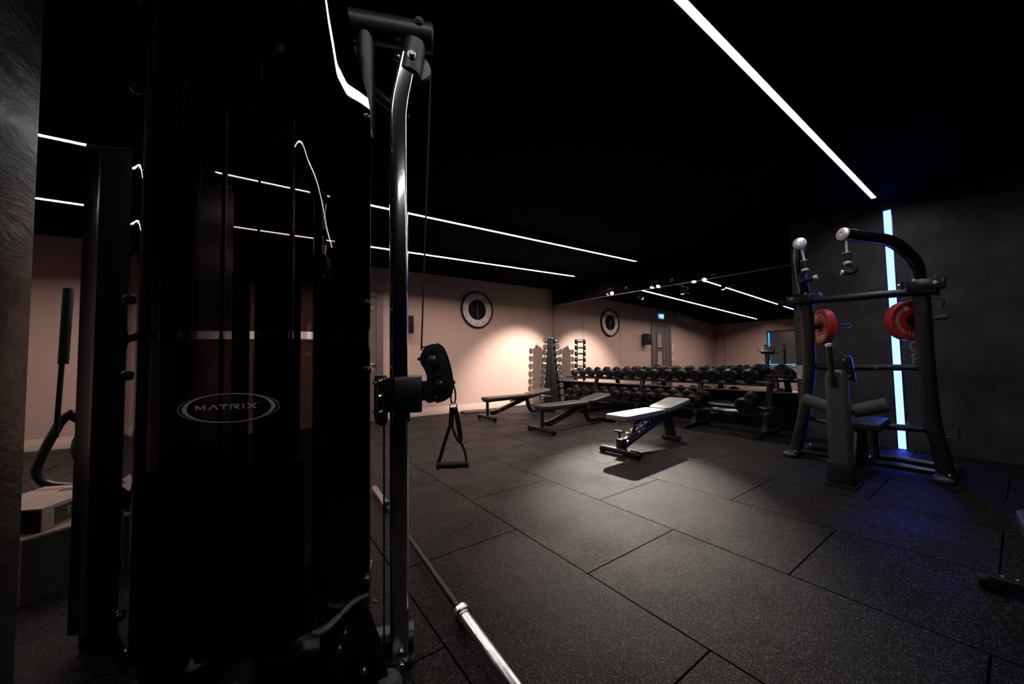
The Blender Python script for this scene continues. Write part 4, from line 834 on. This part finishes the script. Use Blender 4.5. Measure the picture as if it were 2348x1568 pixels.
# lettering on the shroud
def shroud_y(s_):
    for a, c in zip(PROF, PROF[1:]):
        if c[0] <= s_ <= a[0]: k = (a[0] - s_) / (a[0] - c[0]); return a[1] + (c[1] - a[1]) * k
    return PROF[-1][1]
CAMS, CAMY, CAMZ = 0.103, -1.458, 1.1
def onshroud(s0, z0):
    """slide a point given on the plane y=-0.14 along the sight line of someone in front onto the moulded face"""
    d_ = V(s0 - CAMS, -0.14 - CAMY, z0 - CAMZ); k = 1.0
    for _ in range(30):
        s_ = CAMS + d_.x * k; k += ((shroud_y(s_) - 0.0012) - (CAMY + d_.y * k)) / d_.y * 0.7
    return V(CAMS + d_.x * k, CAMY + d_.y * k, CAMZ + d_.z * k)
def ribbon(outer, inner, closed=True):
    b = bmesh.new(); n = len(outer)
    fr_ = [[b.verts.new(onshroud(*p)) for p in q] for q in (outer, inner)]
    bk = [[b.verts.new(onshroud(*p) + V(0, 0.0008, 0)) for p in q] for q in (outer, inner)]
    for i in range(n if closed else n - 1):
        j = (i + 1) % n
        b.faces.new((fr_[0][i], fr_[0][j], fr_[1][j], fr_[1][i])); b.faces.new((bk[0][j], bk[0][i], bk[1][i], bk[1][j]))
        b.faces.new((fr_[0][j], fr_[0][i], bk[0][i], bk[0][j])); b.faces.new((fr_[1][i], fr_[1][j], bk[1][j], bk[1][i]))
    bmesh.ops.recalc_face_normals(b, faces=b.faces); return b
ecx, ecz, ea, eb = -0.4862, 0.9632, 0.1372, 0.0450
th_ = R(3.0)
def ell(a, b_, t_, cx=0.0):
    x, z = a * math.cos(t_) + cx, b_ * math.sin(t_); zt = z + 0.10 * z * x / a * 0
    return (ecx + x * math.cos(th_ * .35) - z * math.sin(th_ * 0.5), ecz + x * math.sin(th_ * .15) + z)
lg = MB(); ts = [2 * PI * k / 96 for k in range(96)]
lg._add(ribbon([ell(ea, eb, t_) for t_ in ts], [ell(ea - 0.0016, eb - 0.0011, t_) for t_ in ts]))
lg._add(ribbon([ell(ea - 0.011, eb - 0.0008, t_) for t_ in ts], [ell(ea - 0.011 - 0.0016 - 0.0105 * abs(math.cos(t_)) ** 1.6, eb - 0.0022, t_) for t_ in ts]))
lg.build('oval_logo', M['grey_print'], lo_s)
lt = MB(); LH = 0.0155
def stroke(x0, z0, x1, z1, wd):
    d_ = V(x1 - x0, z1 - z0).normalized() * 1.0; nx, nz = -d_.y * wd / 2, d_.x * wd / 2
    q = []
    for k in range(5):
        t_ = k / 4; q.append((x0 + (x1 - x0) * t_, z0 + (z1 - z0) * t_))
    lt._add(ribbon([(p[0] + nx, p[1] + nz) for p in q], [(p[0] - nx, p[1] - nz) for p in q], closed=False))
def letter(ch, x, z, h):
    g = 0.0038; w_ = 0.0240
    S = lambda a, b_, c, d_, wd=g: stroke(x + a * w_, z + b_ * h, x + c * w_, z + d_ * h, wd)
    if ch == 'M': S(.04, 0, .04, 1); S(.96, 0, .96, 1); S(.06, .95, .5, .30); S(.5, .30, .94, .95)
    if ch == 'V': S(0, 0, .5, .95); S(.5, .95, 1, 0)
    if ch == 'T': S(-.02, .88, 1.02, .88, .0036); S(.52, .8, .52, 0)
    if ch == 'R': S(.06, 0, .06, 1); S(.06, .90, .92, .90, .0036); S(.92, .94, .92, .45, .004); S(.92, .47, .35, .47, .0036); S(.45, .47, .98, 0)
    if ch == 'I': S(.5, 0, .5, 1)
    if ch == 'X': S(.02, 0, .98, 1); S(.02, 1, .98, 0)
mx0, mx1 = -0.5765, -0.4160
for i, ch in enumerate('MVTRIX'):
    fx = (0.0, 0.207, 0.376, 0.560, 0.702, 0.846)[i]
    letter(ch, mx0 + (mx1 - mx0) * fx * 1.02, 0.9590 - 0.0005 + 0.0012 * fx, LH)
stroke(-0.4120, 0.9757, -0.4075, 0.9759, 0.0014); stroke(-0.4060, 0.9759, -0.4030, 0.9760, 0.0014)
lt.build('lettering', M['grey_print'], lo_s)

# second, shorter stack tower to the left
ts_ = thing('weight_tower', 'shorter glossy black weight stack tower left of the big shroud', 'gym machine', (-0.555, 2.16, 0), R(-22))
pr = [(-0.0, 0.0), (0.05, -0.012), (0.075, -0.035), (0.30, -0.04), (0.335, -0.015), (0.39, 0.0), (0.39, 0.30), (0.0, 0.30)]
MB().prism(pr, 1.90, Matrix.Translation((0, 0, 0.075)), bev=0.012, seg=3).build('shroud', M['black_satin'], ts_)
MB().box((0.195, 0.15, 0.038), (0.35, 0.27, 0.072), bev=0.012).build('base', M['black'], ts_)
MB().box((0.195, 0.14, 1.985), (0.38, 0.30, 0.018), bev=0.006).build('top_cap', M['grey_satin'], ts_)

# hanging stirrup handle
HX = lambda s_, y_, z_: V(0.451 + 0.9272 * s_ + 0.3746 * y_, 1.390 - 0.3746 * s_ + 0.9272 * y_, z_)
hg = thing('hanging_handle', 'black stirrup handle hanging on a carabiner from the cable machine', 'cable handle', HX(0.212, -0.007, 0.69), R(-22))
def hl(s_, y_, z_): return (s_ - 0.212, y_ + 0.007, z_ - 0.69)
MB().tube([hl(0.212, -0.007, 1.002), hl(0.206, -0.010, 0.985), hl(0.203, -0.010, 0.945), hl(0.209, -0.008, 0.930), hl(0.218, -0.006, 0.932), hl(0.222, -0.006, 0.95), hl(0.220, -0.006, 0.985), hl(0.213, -0.007, 1.002)], 0.0034, seg=10, fillet=0.006).build('carabiner', M['chrome'], hg)
MB().ball(hl(0.2115, -0.007, 1.012), 0.010, (1, 1, 1)).cyl(hl(0.2115, -0.007, 1.01), hl(0.2115, -0.007, 0.995), 0.006).build('cable_stop', M['rubber'], hg)
rg = [hl(0.213 + 0.013 * math.cos(2 * PI * k / 28), -0.007 + 0.004 * math.sin(2 * PI * k / 28), 0.922 + 0.013 * math.sin(2 * PI * k / 28)) for k in range(29)]
MB().tube(rg, 0.0021, seg=8, cap=False).build('ring', M['chrome'], hg)
wb = rrect(0.020, 0.0026, 0.001, 1); wn = rrect(0.012, 0.0026, 0.001, 1)
def rib(pts, pf): return dict(pts=[hl(*p) for p in pts], r=.01, prof=pf, up=(0, 1, 0))
b = MB()
b.tube(**rib([(0.207, -0.012, 0.916), (0.2035, -0.013, 0.865), (0.2015, -0.014, 0.836)], rrect(0.019, 0.0026, 0.001, 1)))
b.tube(**rib([(0.197, -0.014, 0.842), (0.183, -0.016, 0.80), (0.163, -0.018, 0.738), (0.1515, -0.012, 0.697)], rrect(0.0135, 0.0028, 0.001, 1)), fillet=0.03)
b.tube(**rib([(0.207, -0.014, 0.841), (0.216, -0.014, 0.815), (0.228, -0.012, 0.787)], rrect(0.009, 0.0028, 0.001, 1)))
b.tube(**rib([(0.219, -0.006, 0.916), (0.2305, -0.004, 0.86), (0.238, -0.003, 0.81), (0.240, -0.003, 0.784)], rrect(0.018, 0.0026, 0.001, 1)), fillet=0.03)
b.tube(**rib([(0.229, -0.005, 0.788), (0.246, -0.004, 0.768), (0.258, -0.004, 0.735), (0.2625, -0.005, 0.695)], rrect(0.009, 0.0028, 0.001, 1)), fillet=0.03)
b.box(hl(0.2345, -0.006, 0.787), (0.022, 0.008, 0.012), rot=(0, R(15), 0), bev=0.002)
b.build('strap', M['webbing'], hg)
q0, q1 = V(*hl(0.1505, -0.012, 0.698)), V(*hl(0.2640, -0.005, 0.692)); dq = q1 - q0
MB().lathe([(0, -0.004), (0.0155, -0.004), (0.0155, 0.003), (0.0120, 0.010), (0.0135, dq.length * .3), (0.0145, dq.length * .5), (0.0135, dq.length * .7), (0.0120, dq.length - .010), (0.0155, dq.length - .003), (0.0155, dq.length + .004), (0, dq.length + .004)], Matrix.Translation(q0) @ dq.to_track_quat('Z', 'Y').to_matrix().to_4x4(), 24).build('grip', M['grip'], hg)

# barbell on the floor
a_, c_ = V(0.855, 3.22, 0.0), V(0.705, 0.97, 0.0)
bd = (c_ - a_).normalized()
bb = thing('barbell', 'long barbell with steel sleeves lying on the rubber floor behind the chrome column', 'barbell', tuple((a_ + c_) / 2), math.atan2(bd.y, bd.x))
zc = 0.0385
MB().cyl((-0.66, 0, zc), (0.66, 0, zc), 0.0142, seg=20).build('shaft', M['rubber'], bb)
for s in (-1, 1):
    MB().cyl((s * 0.70, 0, zc), (s * 1.115, 0, zc), 0.0245, seg=28, bev=0.003).cyl((s * 0.695, 0, zc), (s * 0.708, 0, zc), 0.029, seg=28, bev=0.002).build('sleeve', M['steel'], bb)
    MB().cyl((s * 0.665, 0, zc), (s * 0.695, 0, zc), 0.038, seg=32, bev=0.004).build('collar', M['steel'], bb)

# foam pad near the pink wall
tag(MB().box((3.78, 6.72, 0.021), (0.46, 0.26, 0.040), rot=(0, 0, R(-10)), bev=0.014, seg=3).build('foam_pad', M['mat_brown']), 'low brown foam pad on the floor by the pink wall baseboard', 'foam pad')

# cardboard boxes between pillar and tower
def carton(label, loc, rot, sx, sy, sz, dark):
    t = thing('cardboard_box', label, 'box', loc, R(rot), 'stacked cardboard boxes')
    body = MB().box((0, 0, sz / 2 - 0.002), (sx, sy, sz - 0.006), bev=0.002).build('body', M['card_shade'] if dark else M['card'], t)
    lid = MB().box((-sx / 4, 0, sz - 0.003), (sx / 2 - 0.002, sy, 0.005)).box((sx / 4, 0, sz - 0.003), (sx / 2 - 0.002, sy, 0.005)).build('flap', M['card'], t)
    return t, body, lid
t, body, lid = carton('large lower cardboard box between the slate pillar and the tower', (-0.764, 3.03, 0), 35, 0.50, 0.38, 0.300, False)
MB().box((0.004, -0.1908, 0.147), (0.486, 0.001, 0.285)).build('shade_panel', M['card_shade'], body)  # box front painted dark to stand for shade under the ceiling lights
t, body, lid = carton('small pale cardboard box with dark printed sides on top of the large box', (-0.885, 3.055, 0.3005), -25, 0.34, 0.40, 0.112, False)
b = MB().box((0.1705, 0.01, 0.052), (0.001, 0.30, 0.085)).box((0.0, -0.2005, 0.052), (0.33, 0.001, 0.10)); b.build('printed_panel', M['card_print'], body)
Mt = Matrix.Translation((0.1713, 0.0, 0.052)) @ Matrix.Rotation(PI / 2, 4, 'Z') @ Matrix.Rotation(PI / 2, 4, 'X')
b = MB(); b._add(text_mesh('TOMA', 0.062), Mt); b.build('lettering', M['dim_print'], body)
MB().box((0.06, 0.12, 0.1128), (0.16, 0.045, 0.0012), rot=(0, 0, 0.15)).box((-0.10, -0.12, 0.1128), (0.10, 0.045, 0.0012)).build('lid_print', M['card_print'], lid)
MB().box((-0.10, 0.14, 0.1128), (0.12, 0.03, 0.0012)).build('lid_red_print', M['card_red'], lid)

# cross trainer behind the tower (hidden here, but reflected in the mirror)
el = thing('cross_trainer', 'black cross trainer with looped frame and disc, behind the cardboard boxes', 'gym machine', (-0.75, 4.65, 0), 0)
MB().tube([(-0.45, 0, 0.72), (-0.52, 0, 0.66), (-0.60, 0, 0.44), (-0.65, 0, 0.27), (-0.60, 0, 0.15), (-0.45, 0, 0.10), (0.55, 0, 0.10)], 0.032, fillet=0.12).build('loop_frame', M['black_satin'], el)
MB().tube([(-0.45, -0.3, 0.03), (-0.45, 0.3, 0.03)], 0.03).tube([(0.55, -0.3, 0.03), (0.55, 0.3, 0.03)], 0.03).tube([(-0.45, 0, 0.03), (-0.45, 0, 0.10)], .025).tube([(0.55, 0, 0.03), (0.55, 0, 0.10)], .025).build('base', M['black'], el)
MB().lathe([(0, -0.035), (0.25, -0.035), (0.27, -0.02), (0.27, 0.02), (0.25, 0.035), (0, 0.035)], Matrix.Translation((-0.19, 0, 0.42)) @ Matrix.Rotation(PI / 2, 4, 'X'), 48).build('flywheel', M['grey_satin'], el)
MB().tube([(-0.20, 0.06, 0.40), (0.02, 0.06, 0.95), (0.05, 0.02, 1.42)], .04, prof=rrect(0.07, 0.10, 0.02, 3), fillet=0.2).tube([(-0.20, 0.06, 0.42), (-0.50, 0.05, 0.70)], 0.03).build('mast', M['black'], el)
MB().box((0.10, 0, 1.52), (0.10, 0.36, 0.22), rot=(0, R(-35), 0), bev=0.03, seg=3).build('console', M['black_satin'], el)
MB().tube([(0.06, 0.0, 1.40), (0.02, 0.22, 1.42), (-0.10, 0.36, 1.55), (-0.14, 0.38, 1.62)], 0.02, fillet=0.1).tube([(0.06, 0.0, 1.40), (0.02, -0.22, 1.42), (-0.10, -0.36, 1.55), (-0.14, -0.38, 1.62)], 0.02, fillet=0.1).tube([(0.08, 0.08, 1.44), (0.04, 0.10, 1.66)], 0.014).tube([(0.08, -0.08, 1.44), (0.04, -0.10, 1.66)], 0.014).build('handlebar', M['grip'], el)
for s in (-1, 1): MB().tube([(-0.48, s * 0.24, 0.55), (-0.46, s * 0.26, 1.10), (-0.44, s * 0.26, 1.70)], 0.016).tube([(-0.452, s * 0.26, 1.12), (-0.44, s * 0.26, 1.72)], 0.030, fillet=0.02).build('moving_arm', M['rubber'], el); MB().box((0.05, s * 0.16, 0.22), (0.40, 0.13, 0.05), bev=0.015).box((-0.15, s * 0.16, 0.25), (0.5, 0.035, 0.04)).build('foot_pedal', M['rubber'], el)

# plant on the window sill
pl = thing('potted_plant', 'small green plant in a white pot on the blue lit window sill', 'plant', (XL - 0.03, 5.07, WZ0 - 0.001))
MB().lathe([(0, 0), (0.045, 0), (0.06, 0.10), (0.055, 0.10), (0.052, 0.085), (0, 0.085)], None, 24).build('pot', M['pot'], pl)
b = MB()
for k in range(26):
    a = random.uniform(0, 2 * PI); e = random.uniform(0.35, 1.3); l = random.uniform(0.07, 0.11)
    p0 = V(0, 0, 0.085); p1 = p0 + V(math.cos(a) * math.cos(e), math.sin(a) * math.cos(e), math.sin(e)) * l; p2 = p1 + V(math.cos(a), math.sin(a), 0.1) * 0.03
    b.tube([tuple(p0), tuple(p1), tuple(p2)], 0.01, prof=rrect(0.002, 0.022, 0.0008, 1))
b.build('leaves', M['leaf'], pl)
